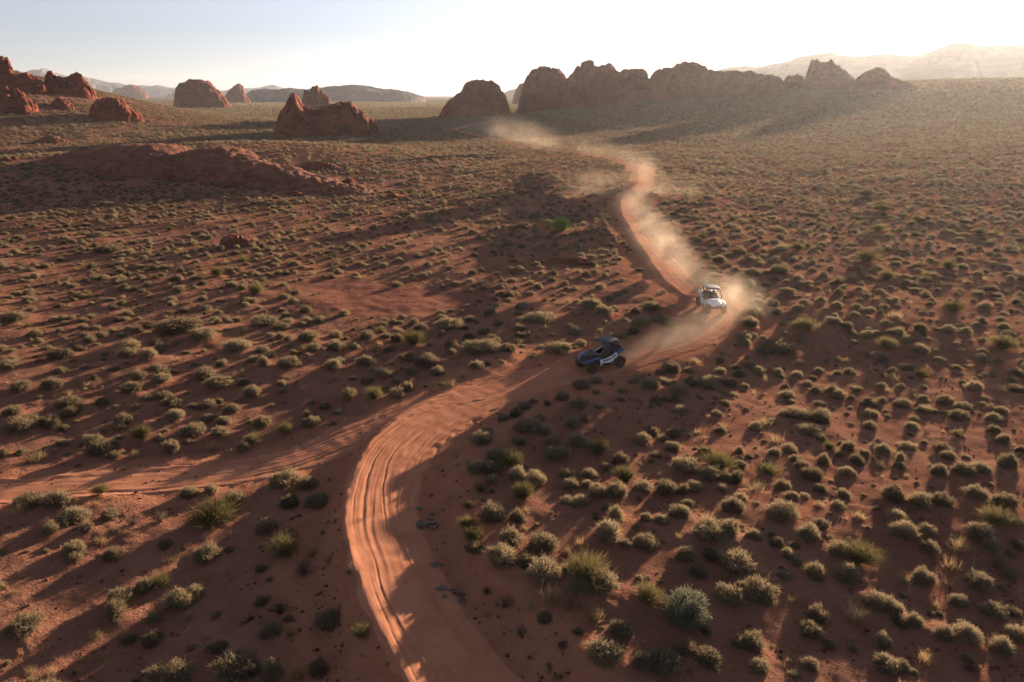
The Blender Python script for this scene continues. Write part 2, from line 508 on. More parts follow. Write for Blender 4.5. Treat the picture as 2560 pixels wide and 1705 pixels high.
# ------------------------------------------------------------------ plants digitised from the photograph
# each crop: origin x, y in the 2560 photo, scale, then x, base y, width and kind
# kinds: s sagebrush, b blue-green sagebrush, y yellow-green broom, g vivid green bush, d dry grass tuft, k dead twiggy bush
CROPS = [
    (0, 1000, 2.22375, """60,105,90s 165,140,90s 90,190,170s 385,100,95s 370,55,150s 965,105,100s 1065,180,130s 1215,180,90s 1235,115,80s 1280,60,95s
     1450,120,95s 1700,65,60s 1725,115,95s 1580,160,90y 1390,215,95y 1345,245,80s 1165,245,90d 780,210,110y 545,290,140s 630,255,60s 625,310,70s
     945,275,105s 740,300,80d 195,330,100d 15,320,70s 548,520,95y 150,605,160s 310,600,150s 105,650,110d 1160,650,250y 1290,545,130s 1040,490,90s
     1160,470,80s 1570,430,150s 1700,445,130s 1750,540,130s 1600,475,90d 1600,545,110s 270,735,110s 470,715,80s 730,665,90k 870,640,100k 610,850,110s
     540,770,100d 900,770,80s 1130,830,150s 1570,830,180y 1730,830,80d 1680,930,150k 1540,1140,130k 970,1100,160s 1060,1040,120s 870,980,110y
     780,1010,110s 640,1080,130s 620,1160,150s 55,1065,80d 110,1280,180s 190,1180,90d 840,1165,90s 1030,1150,70d 500,1265,120d 820,1280,110s
     540,1370,90d 1490,1260,130s 1605,1260,75d 1430,1190,60d 1200,1345,100s 1320,1190,60d 960,1490,180s 850,1480,130s 1290,1490,240s 1380,1500,120s
     1500,1500,150s 1640,1490,130d 1760,1460,120s 260,1480,90d 140,1480,90d 400,1450,60d 150,1530,60s"""),
    (700, 1000, 2.22375, """990,385,70d 1120,280,130s 1150,225,80s 1380,205,160s 1480,230,90s 1330,215,80s 1630,175,90s 1660,90,110s 1240,135,70s 1310,110,80s
     1360,70,90s 1570,40,90s 455,1360,110y 605,1450,75y 600,1540,50d 255,685,40d 310,725,70d 390,1040,110k 270,920,90d 1440,150,70s"""),
    (1160, 1100, 2.591, """360,70,90s 580,90,120s 740,80,140s 870,140,150y 600,170,160s 1015,190,120s 1355,85,100s 1565,110,90s 1150,50,130s 1440,235,180s
     1650,230,220y 1600,300,150s 1690,310,110s 1765,305,110s 1790,200,80s 1785,100,70s 75,270,130s 215,190,150s 310,240,170y 170,280,140s 350,325,120s
     460,355,150s 105,390,110k 185,340,90s 670,300,110s 685,370,110s 810,290,95s 1040,320,150y 1160,385,120s 800,380,90s 870,450,130s 995,450,150s
     1315,405,150s 1420,415,110s 1490,380,100s 1440,500,90s 1670,385,80s 1740,530,150s 1790,460,90s 385,460,140y 350,450,90d 920,540,80s 980,625,130s
     1395,585,140s 1275,630,100s 1175,615,80s 1570,690,190d 1600,740,230s 1710,720,150s 1380,730,80d 190,600,160s 345,620,110s 400,560,80d 30,500,90y
     20,640,130y 60,740,140y 60,800,120s 300,770,170s 270,810,140d 510,820,190s 385,670,70d 665,840,80d 935,760,190s 1040,800,80s 240,910,200s
     150,1040,90k 400,940,120s 520,1030,240s 670,990,90s 790,1080,270y 890,1115,200s 740,1130,150s 560,1180,170d 700,1210,160d 270,1150,150k 430,1190,90d
     850,1270,140d 370,1310,110k 520,1290,110s 1430,870,130s 1590,855,120s 1515,960,110s 1690,970,130d 1190,1180,190y 1450,1270,340b 1730,1130,180s
     1790,1080,110s 1010,1370,150s 1780,1420,120s 1430,1470,140s 1580,1540,180s 1560,1330,70s 910,1540,220s 1170,1565,140s 1290,1580,220s"""),
    (1860, 1100, 2.591, """685,50,90s 560,50,90y 630,90,70s 910,75,110s 1295,75,110s 1330,130,95s 1690,25,100s 1800,80,70s 200,105,90s 340,140,80s 525,150,100s
     740,150,100s 790,90,70s 1020,130,75s 1015,175,70s 890,170,80d 385,200,100s 445,270,150s 675,235,100s 1265,250,120s 1430,250,140s 1545,230,120s
     1720,200,140s 1060,240,60d 255,340,100s 80,370,130d 495,355,90s 650,400,90s 310,430,80s 485,480,90d 970,430,150s 1140,475,150s 1280,465,140s
     1505,420,130s 1690,500,170s 245,580,190s 745,550,110d 980,570,130s 60,720,110s 170,690,70s 495,630,100s 420,710,170s 1640,610,180y 1770,610,90s
     1040,690,180s 1180,650,110s 1540,690,180s 1790,740,100s 1205,760,130s 1430,750,160d 1600,750,120s 1660,820,80s 205,765,100s 280,830,100s 335,860,70s
     620,820,150s 750,870,230y 460,960,150s 1170,970,160s 1040,960,100d 1535,985,160s 1400,1095,130s 1240,1110,90d 1630,1150,160s 100,1110,230s
     475,1230,150s 435,1330,150s 730,1225,140d 885,1160,210s 960,1190,130s 1010,1270,110s 1095,1265,130s 900,1390,120s 1300,1350,150s 1445,1350,170s
     1780,1310,150s 50,1430,160s 550,1390,80s 920,1560,150s 1010,1550,110s 1170,1500,140d 1450,1470,80s 1470,1560,130k 415,1560,110s 90,1580,140s"""),
    (700, 480, 2.944, """2070,295,150g 990,1135,150y 1240,1010,190s 1490,1195,240s 1680,1205,130s 2045,1200,190s 1920,980,240s 200,1125,150s 405,1185,140s
     1260,1160,110s 760,1370,140s 385,1310,130s 1080,1290,190s 505,1515,150s 690,1525,130y 860,1110,100s 1450,1320,110s 1160,1350,120s 2280,890,140s
     630,1280,150s 800,1180,80s 1340,1370,90d 640,1100,120s 1250,1450,120d"""),
    (0, 480, 2.944, """2270,1120,150s 1740,1190,190s 1930,980,200s 1300,1050,350s 2120,1310,170s 1940,1310,120s 1600,1450,200s 1850,1490,140s 960,1510,160s
     1500,1390,160s 1480,1110,240s 950,1180,150s 1090,1260,130s 930,1240,140s 370,1480,150s 140,1500,150s 60,1330,130s 1190,1430,120s 1020,1410,110s
     1600,640,90y 1880,760,120y 700,340,140s 1250,290,50y 780,440,180s 430,1240,180s 650,1110,100s 90,960,180s"""),
    (1750, 400, 2.944, """390,890,140s 590,870,150s 370,1230,120s 790,1250,220y 140,780,110s 320,1320,110s 600,700,100s 1380,900,120y 1240,780,170y 720,690,100y
     600,1370,240s 470,1390,100s 430,1080,110s 540,1090,90s 410,1160,160s 1880,1130,140y 1390,1370,170y 1630,1280,100s 2240,1420,180y 1630,1410,120s
     1450,1180,160d 1090,1230,90s 990,1210,100s 650,1000,110s 1310,540,100y 1240,270,130y 1350,390,130y 2070,560,120y 1840,820,130y"""),
    (1400, 700, 4.71, """1330,1070,220s 430,1230,180s 260,1330,220s 1850,520,80d 960,610,280s 380,400,230s 520,470,230s 1080,380,260s 890,450,140s 2240,580,190s
     2180,740,160s 940,1200,120s 860,1240,120s 1200,1110,130s 1590,950,150d 1070,1310,220s 1420,1370,220s 1750,1270,300s 1540,1250,160s 1900,1040,130s
     70,870,140s 1450,120,90s 590,240,110s"""),
]
plants = []
for ox, oy, sc_, txt in CROPS:
    for e in txt.split():
        kind = e[-1]
        a, b, c = (float(q) for q in e[:-1].split(','))
        plants.append([ox + a / sc_, oy + b / sc_, c / sc_, kind])
uv = np.array([[p[0], p[1]] for p in plants])
px, py = ground_at(uv[:, 0], uv[:, 1], lambda x, y: h_large(x, y) + 0)
keep = []
for k, p in enumerate(plants):
    depth = py[k] * math.cos(PITCH) + CAM_H * math.sin(PITCH)
    size = p[2] * depth / FPX
    py[k] += 0.20 * size               # the base seen in the photo is the near edge of the plant
    keep.append([px[k], py[k], size, p[3], depth])
plants = keep
# leave the wheel tracks clear
_s, _i, _d = main.near(np.array([p[0] for p in plants]), np.array([p[1] for p in plants]))
plants = [p for p, d_ in zip(plants, _d) if d_ > 1.75]
for p in plants:
    if p[3] in 'sby' and p[2] > 0.5:
        MOUNDS.append((p[0], p[1], p[2] * 0.75, min(0.24, 0.15 * p[2])))

# ------------------------------------------------------------------ ground sheet
SLICK = [(905, 690, 210, 34), (780, 655, 120, 20), (1290, 600, 110, 12), (540, 548, 60, 14)]   # bare rock patches, photo 2354
fine_a = np.arange(-1.06, 1.0601, 0.0046)
g_ = 1.06 + 0.02 * (np.cumsum(1.16 ** np.arange(17)))
a_cols = np.r_[-g_[::-1], fine_a, g_]
rows = [-400, -150, -60, -25, -8, 2, 8, 11]
y_ = 12.0
while y_ < 6900:
    rows.append(y_)
    y_ *= 1.006 if y_ < 150 else (1.011 if y_ < 900 else 1.05)
rows = np.array(rows)
eff = np.maximum(rows, 15.0)
eff[:5] = [400, 150, 60, 30, 18]
GX = eff[:, None] * a_cols[None, :]
GY = np.repeat(rows[:, None], len(a_cols), 1)
_rowy, _ncol = rows, len(a_cols)
gz, s1, i1, d1, s2, i2, d2 = H(GX, GY, fine=True, want=True)
HG = gz.copy()
# the strips of the two tracks lie on the ground sheet: sink the sheet a little beneath them
def sink(d, hw):
    return 0.16 * (1 - sm(hw - 0.55, hw - 0.1, d))
gz = (gz.ravel() - np.maximum(np.where(d1 < 900, sink(d1, main.C[i1, 2] + 0.35), 0), np.where(d2 < 900, sink(d2, side.C[i2, 2] + 0.2), 0))).reshape(gz.shape)
ground_me = mesh_np('ground', np.column_stack([GX.ravel(), GY.ravel(), gz.ravel()]), grid_faces(len(rows), len(a_cols)), True)
slick = np.zeros(GX.size)
gxr, gyr = GX.ravel(), GY.ravel()
SL = []
for (u, v, ru, rv) in SLICK:
    cx_, cy_ = ground_at(u * K, v * K)
    x1, _ = ground_at((u + ru) * K, v * K)
    _, y1 = ground_at(u * K, (v - rv) * K)
    SL.append((float(cx_), float(cy_), abs(float(x1 - cx_)), abs(float(y1 - cy_))))
def slick_at(x, y):
    m = np.zeros(len(x))
    for cx_, cy_, rx, ry in SL:
        m = np.maximum(m, 1 - sm(0.55, 1.1, np.sqrt(((x - cx_) / rx) ** 2 + ((y - cy_) / ry) ** 2)))
    return m
attr(ground_me, 'slick', slick_at(gxr, gyr))
attr(ground_me, 'sandy', np.maximum(1 - sm(1.2, 5.5, d1 - main.C[i1, 2]), 0.75 * (1 - sm(0, 2.5, d2 - side.C[i2, 2]))) * (d1 < 900))
attr(ground_me, 'scrubby', sm(560, 900, gyr) * 0.9)
ground = link('ground', ground_me, M['ground'])
tag(ground, 'red desert sand plain rising gently to the right', None, None, 'structure')


def strip(name, tr, ntrack, label, mat='track'):
    """The driven sand: its own sheet with ruts, berms and churned edges."""
    step = np.clip(np.hypot(tr.C[:, 0], tr.C[:, 1]) * 0.004, 0.12, 0.7)
    keep_, acc = [0], 0.0
    dt = tr.t[1] - tr.t[0]
    for k in range(1, len(tr.t)):
        acc += dt
        if acc >= step[k]:
            keep_.append(k)
            acc = 0.0
    k_ = np.array(keep_)
    n = 112
    q = np.linspace(-1, 1, n)
    hw = tr.C[k_, 2] + 0.35
    S = hw[:, None] * q[None, :]
    t = np.repeat(tr.t[k_][:, None], n, 1)
    X = tr.C[k_, 0][:, None] + tr.N[k_, 0][:, None] * S
    Y = tr.C[k_, 1][:, None] + tr.N[k_, 1][:, None] * S
    Z = H(X, Y)
    sw = S + 0.14 * n2(t / 6.0, t * 0, 31) + 0.10 * n2(t / 1.7, S / 2, 32)
    rut = np.zeros_like(Z)
    for (c, wd, dp) in ntrack:
        c_ = c + 0.30 * n2(t / 9.0, t * 0 + c * 3, 33)
        on = np.clip(0.6 + 1.5 * n2(t / 5.0, t * 0 + c * 5, 34), 0.0, 1.4)
        e = (sw - c_) / wd
        rut += on * dp * 0.75 * (-np.exp(-e ** 2) + 0.30 * np.exp(-((np.abs(e) - 1.7) / 0.7) ** 2))
        rut += on * dp * 0.25 * np.exp(-e ** 2) * np.sin(t * 2 * math.pi / 0.55 + c * 9)
    churn = 0.06 * np.abs(n2(X / 0.55, Y / 0.55, 35)) * (0.45 + 0.55 * sm(0.4, 0.9, np.abs(q)))[None, :]
    chat = 0.012 * np.sin(t * 2 * math.pi / 1.1 + 2.5 * n2(X / 2.5, Y / 2.5, 36)) * np.clip(n2(t / 11, S / 3, 37) + 0.5, 0, 1)
    Z = Z + 0.012 + rut + churn + chat
    edge = 1 - sm(0.80, 0.99, np.abs(q)[None, :] + 0.16 * n2(t / 1.1, S, 38) + 0.10 * n2(t / 0.4, S * 2, 39))
    Z = Z - (1 - edge) * 0.10
    me = mesh_np(name, np.column_stack([X.ravel(), Y.ravel(), Z.ravel()]), grid_faces(len(k_), n), True)
    o = link(name, me, M[mat])
    tag(o, label, None, None, 'structure')
    return o


RUTS = [(-1.5, .12, .028), (-1.0, .10, .03), (-0.55, .11, .022), (-0.1, .10, .03), (0.3, .11, .045), (0.72, .10, .03), (1.05, .10, .04), (1.3, .05, .03), (1.5, .10, .03), (-1.25, .045, .022), (-.78, .045, .028), (-.3, .04, .02), (.1, .045, .03), (.52, .04, .03), (.9, .045, .026)]
strip('sand_track', main, RUTS, 'winding rutted track of orange sand running from the bottom edge to the rocks')
strip('side_track', side, [(-.85, .15, .05), (-.5, .07, .025), (.05, .07, .02), (.45, .07, .025), (.8, .15, .05)], 'fainter pair of tyre ruts branching off to the left edge', 'track')

# height lookup for standing things on the finished surface
def stand(x, y):
    return float(H(np.array([x]), np.array([y]))[0])

# ------------------------------------------------------------------ rocks and hills
FOOT = []


def ridge(name, pts, base_v, depth_k, mat, label, cat=None, kind=None, group=None, dist=None, blocky=0.62, amp=0.10, seed=1, nx=170, nphi=64,
          cracks=0.06, strata=0.075, taper=True, sink_=1.5):
    """A rock body: its skyline gives height along its length, arches of that height give it a rounded front, back and real depth."""
    A = np.array(pts, float) * K
    uc = A[:, 0].mean()
    two = hasattr(base_v, '__len__')
    if two:
        ex_, ey_ = ground_at(np.array([A[0, 0], A[-1, 0]]), np.array(base_v) * K)
        bx, by = float(ex_.mean()), float(ey_.mean())
    elif dist is None:
        bx, by = ground_at(uc, base_v * K)
        bx, by = float(bx), float(by)
    else:
        dx, dy, dz = ray(uc, base_v * K)
        bx, by = float(dx / dy * dist), float(dist)
    vd = Vector((bx, by)).normalized()
    lat = Vector((vd.y, -vd.x))
    if two:
        lat = Vector((float(ex_[1] - ex_[0]), float(ey_[1] - ey_[0]))).normalized()
        vd = Vector((-lat.y, lat.x))
    dx, dy, dz = ray(A[:, 0], A[:, 1])
    # meet each skyline sight line with the upright plane through the rock's middle
    den = dx * vd.x + dy * vd.y
    T = (bx * vd.x + by * vd.y) / den
    L = (dx * T - bx) * lat.x + (dy * T - by) * lat.y
    Z = CAM_H + dz * T
    ext = L.max() - L.min()
    zb = H(np.full(5, bx) + np.linspace(L.min(), L.max(), 5) * lat.x, np.full(5, by) + np.linspace(L.min(), L.max(), 5) * lat.y)
    if dist is not None:
        zb = zb * 0
    l = np.linspace(L.min(), L.max(), nx)
    zt = np.interp(l, L, Z)
    zt = zt + (Z.max() - Z.min()) * (0.045 * n2(l / ext * 14, l * 0, seed) + 0.02 * n2(l / ext * 37, l * 0, seed + 1)) * sm(0, .1, np.minimum(l - l[0], l[-1] - l) / ext)
    gl = np.interp(l, np.linspace(L.min(), L.max(), 5), zb) - sink_
    h = np.maximum(zt - gl, 0.05)
    e = np.clip(np.minimum(l - l[0], l[-1] - l) / (0.10 * ext), 0, 1)
    if taper:
        h = h * (0.12 + 0.88 * np.sqrt(np.clip(e, 0, 1)))
    hm = h.max()
    hs = np.convolve(np.pad(h, 6, mode='edge'), np.ones(13) / 13, 'valid')
    dep = depth_k * ext * np.clip(hs / hm, 0.05, 1) ** 0.55 * (0.4 + 0.6 * np.sqrt(e))
    phi = np.linspace(0, math.pi, nphi)
    c, s_ = np.cos(phi), np.sin(phi)
    D = -np.sign(c) * np.abs(c) ** 0.85
    V = np.zeros((nx, nphi, 3))
    off = D[None, :] * dep[:, None]
    zz = h[:, None] * s_[None, :] ** blocky
    V[..., 0] = bx + l[:, None] * lat.x + off * vd.x
    V[..., 1] = by + l[:, None] * lat.y + off * vd.y
    V[..., 2] = gl[:, None] + zz
    # erosion: lumps, fractures, bedding
    P = V / hm
    n_lump = fbm3(P * 2.2, 4, seed)
    crack = 1 - np.abs(n3(P * np.array([3.2, 3.2, 1.3]), seed + 20)) * 2.2
    crack = np.clip(crack, 0, 1) ** 3
    bed = np.sin((V[..., 2] / hm * 17 + 2.0 * n3(P * 1.5, seed + 9)) * 1.0)
    rough_ = fbm3(P * 8.5, 3, seed + 40)
    ledge = np.abs(n3(P * np.array([5, 5, 2.2]), seed + 30))
    disp = amp * 1.5 * hm * n_lump - cracks * 1.6 * hm * crack + strata * hm * bed * 0.5 + (0.035 * rough_ - 0.07 * (0.35 - np.minimum(ledge, .35))) * hm * (1 if taper else .05)
    wgt = np.clip(s_[None, :] * 1.6, 0, 1) * (0.25 + 0.75 * e[:, None])
    nrm = np.zeros_like(V)
    nrm[..., 0] = D[None, :] * vd.x + 0.35 * n_lump * lat.x
    nrm[..., 1] = D[None, :] * vd.y + 0.35 * n_lump * lat.y
    nrm[..., 2] = 0.18 * s_[None, :]
    V = V + nrm * (disp * wgt)[..., None]
    V[..., 2] -= (cracks * 0.7 * hm * crack * wgt)
    V[..., 2] += 0.3 * (amp * hm * n_lump + 0.03 * hm * rough_) * wgt * (1 if taper else .3)
    me = mesh_np(name, V.reshape(-1, 3), grid_faces(nx, nphi)[:, ::-1], True)
    FOOT.append((bx, by, lat.copy(), vd.copy(), float(L.min()), float(L.max()), float(dep.max())))
    o = link(name, me, mat)
    tag(o, label, cat, group, kind)
    return o


RK = dict(cat='rock', group='red sandstone outcrops')
def rock(pts, base_v, depth_k, label, **kw):
    a = dict(RK)
    a.update(kw)
    return ridge(a.pop('name', 'red_rock'), pts, base_v, depth_k, a.pop('mat', M['rock']), label, **a)


rock([(-45, 205), (-30, 150), (-14, 128), (2, 125), (14, 127), (24, 136), (29, 152), (33, 170), (38, 190)], 196, .42, 'tall rounded red rock knob cut by the left edge of the picture', seed=2, blocky=.4, amp=.08)
rock([(-10, 200), (10, 182), (35, 172), (60, 167), (85, 176), (105, 188), (112, 200)], 205, .35, 'low dark red slab between the tall knob and the split rock', seed=3)
rock([(96, 205), (101, 180), (108, 164), (117, 163), (125, 172), (140, 175), (152, 178), (164, 168), (176, 164), (186, 168), (196, 182), (208, 196), (218, 208), (224, 216)], 214, .3,
     'split red rock with a nub and leaning slabs on the left skyline', seed=4, amp=.12, cracks=.14)
rock([(-40, 250), (-20, 222), (0, 200), (14, 198), (22, 206), (40, 204), (52, 212), (64, 226), (82, 240), (92, 250)], 252, .4, 'knobbly orange red rock low on the far left hillside', seed=5, amp=.14, cracks=.1)
rock([(112, 246), (122, 230), (136, 222), (150, 228), (166, 240), (174, 246)], 247, .4, 'small pointed red rock on the slope below the split rock', seed=6)
rock([(198, 274), (208, 246), (222, 228), (240, 224), (262, 224), (284, 230), (298, 246), (316, 260), (338, 274)], 273, .32, 'low flat-topped red dome with two dark holes at its foot', seed=7, blocky=.5, amp=.07)
rock([(252, 222), (262, 206), (280, 200), (292, 195), (306, 194), (322, 202), (336, 212), (344, 224)], 226, .4, 'pale cracked rock pile on the skyline between split rock and big dome', seed=8, amp=.15, cracks=.12)
rock([(380, 223), (388, 215), (394, 216), (400, 211), (410, 212), (415, 224)], 224, .5, 'tiny dark boulders beside the left foot of the big dome', seed=9)
rock([(395, 250), (399, 214), (404, 198), (418, 189), (436, 183), (452, 181), (470, 184), (486, 192), (500, 205), (514, 218), (526, 234), (540, 248)], 250, .36,
     'big rounded red dome with a long sunlit right shoulder', seed=10, blocky=.45, amp=.09, cracks=.06)
rock([(508, 236), (518, 218), (530, 204), (540, 196), (546, 190), (552, 193), (560, 200), (564, 214), (570, 224), (580, 236)], 237, .4, 'small red rock with a pointed crest right of the big dome', seed=11, amp=.13)
rock([(690, 260), (694, 228), (700, 208), (712, 206), (718, 198), (728, 198), (740, 208), (752, 218), (762, 234), (768, 258)], 262, .34, 'square-shouldered red boulder rising behind the sloping triple rock', seed=12, amp=.10)
rock([(622, 292), (636, 262), (650, 244), (660, 226), (668, 214), (678, 218), (690, 232), (706, 242), (722, 252), (736, 248), (756, 240), (780, 234), (800, 232), (816, 242), (834, 256), (850, 274), (866, 292), (884, 308), (898, 316)],
     312, .26, 'broad red rock with a left spire and long right tail on the plain', seed=13, amp=.10, cracks=.08, nx=170)
rock([(1006, 268), (1014, 246), (1030, 232), (1048, 218), (1062, 206), (1072, 192), (1084, 185), (1106, 183), (1134, 184), (1142, 190), (1154, 204), (1164, 220), (1172, 240), (1177, 262)], 268, .36,
     'wide red dome rock beside the far end of the dust trail', seed=14, blocky=.48, amp=.09, nx=140)
rock([(1176, 230), (1186, 206), (1194, 193), (1206, 192), (1214, 200), (1222, 216), (1228, 240)], 240, .4, 'narrow shoulder rock against the left side of the tall dome', seed=15)
rock([(1184, 252), (1196, 220), (1206, 186), (1214, 170), (1226, 160), (1240, 154), (1256, 156), (1280, 158), (1296, 168), (1308, 184), (1318, 206), (1324, 236), (1328, 250)], 252, .36,
     'tallest steep red dome in the middle of the skyline', seed=16, blocky=.42, amp=.08, cracks=.06, nx=140)
rock([(1290, 238), (1304, 196), (1312, 176), (1324, 160), (1336, 152), (1346, 140), (1354, 137), (1362, 142), (1370, 150), (1378, 143), (1386, 148), (1394, 146), (1404, 147), (1414, 156), (1424, 162), (1430, 158), (1444, 160), (1452, 164),
      (1462, 162), (1472, 166), (1484, 172), (1500, 196), (1516, 232)], (250, 234), .16, 'jagged red ridge with three crests right of the tall dome', seed=17, amp=.13, cracks=.11, nx=200)
rock([(1462, 232), (1478, 184), (1496, 171), (1512, 166), (1530, 160), (1538, 155), (1548, 159), (1556, 155), (1566, 144), (1573, 139), (1582, 143), (1596, 146), (1610, 156), (1632, 160), (1656, 162), (1680, 160), (1704, 164), (1724, 166),
      (1744, 164), (1764, 172), (1784, 176), (1800, 188), (1815, 214)], (236, 207), .16, 'long low hazy red ridge with one sharp peak', seed=18, amp=.12, cracks=.1, nx=240)
rock([(1796, 204), (1804, 182), (1812, 172), (1822, 174), (1832, 171), (1846, 176), (1856, 200)], 203, .4, 'little rounded knobs beside the twin-peaked butte', seed=19)
rock([(1844, 204), (1850, 172), (1856, 148), (1866, 138), (1878, 136), (1890, 142), (1900, 141), (1910, 136), (1922, 146), (1934, 155), (1948, 164), (1962, 176), (1976, 198)], 204, .34,
     'hazy twin-peaked butte standing before the right mountain', seed=20, amp=.06, cracks=.03)
rock([(1950, 206), (1966, 182), (1984, 168), (2004, 158), (2018, 153), (2030, 158), (2044, 170), (2062, 180), (2084, 188), (2120, 204)], 204, .34, 'hazy cone-shaped hill rock right of the twin butte', seed=21, amp=.05)
rock([(1150, 232), (1160, 212), (1172, 206), (1190, 204), (1204, 212), (1216, 232)], 226, .4, 'dark low saddle of rock seen between the two domes', seed=22, dist=None)

SLB = dict(mat=M['slab'], name='sandstone_slab', group='low red slabs on the plain', sink_=1.0, blocky=1.1)
rock([(404, 400), (414, 362), (440, 346), (480, 338), (512, 338), (540, 346), (566, 362), (600, 376), (640, 378), (670, 390), (700, 402), (740, 410), (790, 424), (836, 434), (872, 446)], (378, 450), .15,
     'long low red slab sloping down to the right on the plain', seed=31, amp=.06, strata=.07, nx=200, **SLB)
rock([(60, 398), (110, 372), (160, 352), (220, 340), (280, 332), (330, 328), (372, 334), (400, 350), (430, 372), (470, 400)], (366, 398), .17,
     'broad dark red slab left of and behind the long slab', seed=32, amp=.05, strata=.06, nx=160, **SLB)
rock([(680, 384), (700, 374), (730, 370), (760, 374), (785, 384)], 386, .25, 'small thin red slab behind the long slab', seed=33, amp=.1, **SLB)
rock([(66, 328), (90, 318), (110, 311), (130, 312), (150, 322), (170, 328)], 328, .3, 'low red mound on the left plain below the dome', seed=34, amp=.1, **SLB)
rock([(496, 566), (512, 546), (532, 538), (560, 542), (585, 552), (606, 562)], 566, .3, 'small layered red ledge among the bushes left of the vivid green bush', seed=35, amp=.12, strata=.12, **SLB)
rock([(1180, 610), (1220, 596), (1270, 590), (1330, 590), (1370, 598), (1396, 610)], 603, .10, 'thin flat ledge of red rock below the vivid green bush', seed=36, amp=.2, strata=.2, **{**SLB, 'sink_': .5})
0 and rock([(700, 690), (760, 668), (830, 660), (900, 664), (960, 676), (1010, 690)], 694, .3, 'smooth bare sheet of pinkish rock in the middle of the scrub', seed=37, amp=.12, strata=.1, **{**SLB, 'sink_': .5, 'blocky': 1.1})

HL = dict(kind='structure', blocky=1.0, cracks=.06, strata=0, sink_=3, taper=False)
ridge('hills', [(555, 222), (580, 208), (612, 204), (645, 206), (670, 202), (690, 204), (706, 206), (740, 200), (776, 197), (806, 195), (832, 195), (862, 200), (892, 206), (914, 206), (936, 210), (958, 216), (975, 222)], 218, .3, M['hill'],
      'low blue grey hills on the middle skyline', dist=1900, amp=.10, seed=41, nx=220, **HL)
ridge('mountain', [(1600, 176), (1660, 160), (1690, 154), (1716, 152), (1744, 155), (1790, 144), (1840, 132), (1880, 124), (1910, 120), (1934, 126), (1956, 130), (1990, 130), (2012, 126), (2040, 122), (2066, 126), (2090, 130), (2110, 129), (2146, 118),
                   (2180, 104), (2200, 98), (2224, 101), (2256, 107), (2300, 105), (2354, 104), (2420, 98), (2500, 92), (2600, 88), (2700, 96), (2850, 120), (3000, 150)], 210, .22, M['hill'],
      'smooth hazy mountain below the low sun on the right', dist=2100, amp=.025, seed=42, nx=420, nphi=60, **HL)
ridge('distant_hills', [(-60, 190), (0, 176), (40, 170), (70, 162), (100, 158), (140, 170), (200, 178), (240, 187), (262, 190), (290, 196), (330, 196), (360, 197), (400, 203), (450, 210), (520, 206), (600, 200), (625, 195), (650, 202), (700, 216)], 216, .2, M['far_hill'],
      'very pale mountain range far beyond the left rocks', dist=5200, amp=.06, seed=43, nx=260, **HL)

# ------------------------------------------------------------------ plants
def unit(v):
    return v / (np.linalg.norm(v, axis=-1, keepdims=True) + 1e-9)


def blades(base, dirs, L, w, g):
    """n thin triangles from base along dirs"""
    side_ = unit(np.cross(dirs, g.normal(size=dirs.shape)))
    a, b = base - side_ * w[:, None] / 2, base + side_ * w[:, None] / 2
    V = np.stack([a, b, base + dirs * L[:, None]], 1).reshape(-1, 3)
    return V


def tri_mesh(name, V, mat):
    me = mesh_np(name, V, np.arange(len(V)).reshape(-1, 3))
    me.materials.append(mat)
    return me


def bush_mesh(name, seed, ncl, nb, L, wd, mat, hgt=0.60, inner=0.25, spread=0.72, flat=1.0, up=0.25, stalk=0):
    g = np.random.default_rng(seed)
    d = unit(g.normal(size=(ncl, 3)) * np.array([1, 1, 0.85]))
    d[:, 2] = np.abs(d[:, 2]) * 1.05 - 0.10
    r = 0.43 * (0.84 + 0.42 * n3(d * 1.8, seed) + 0.22 * n3(d * 4.1, seed + 3)) * (0.80 + 0.20 * g.random(ncl))
    c = d * r[:, None] * np.array([1.0, flat, hgt / 0.45])
    c[:, 2] += 0.05
    n_ = ncl * nb
    cc = np.repeat(c, nb, 0)
    out = np.repeat(unit(d + np.array([0, 0, 0.25])), nb, 0)
    base = cc + g.normal(size=(n_, 3)) * 0.035
    dr = unit(out * 0.85 + g.normal(size=(n_, 3)) * spread + np.array([0, 0, up]))
    V = [blades(base, dr, L * (0.5 + 0.9 * g.random(n_)), wd * (0.6 + 0.8 * g.random(n_)), g)]
    m = int(n_ * inner)
    q = d[g.integers(0, ncl, m)] * (0.12 + 0.25 * g.random((m, 1))) * np.array([1, flat, hgt / 0.45])
    q[:, 2] = np.abs(q[:, 2]) + 0.01
    V.append(blades(q, unit(g.normal(size=(m, 3)) + np.array([0, 0, .4])), 0.13 * (0.6 + 0.8 * g.random(m)), wd * 1.8 * np.ones(m), g))
    nl = sum(len(q) for q in V) // 3
    if stalk:
        sd_ = unit(np.column_stack([g.normal(size=stalk), g.normal(size=stalk), 0.5 + g.random(stalk)]))
        V.append(blades(sd_ * 0.2, sd_, 0.36 * (0.6 + 0.6 * g.random(stalk)), wd * 0.75 * np.ones(stalk), g))
    V = np.concatenate(V)
    V[:, 2] = np.maximum(V[:, 2], -0.03)
    me = tri_mesh(name, V, mat)
    if stalk:
        me.materials.append(M['straw'])
        ix = np.zeros(len(V) // 3, np.int32)
        ix[nl:] = 1
        me.polygons.foreach_set('material_index', ix)
    return me


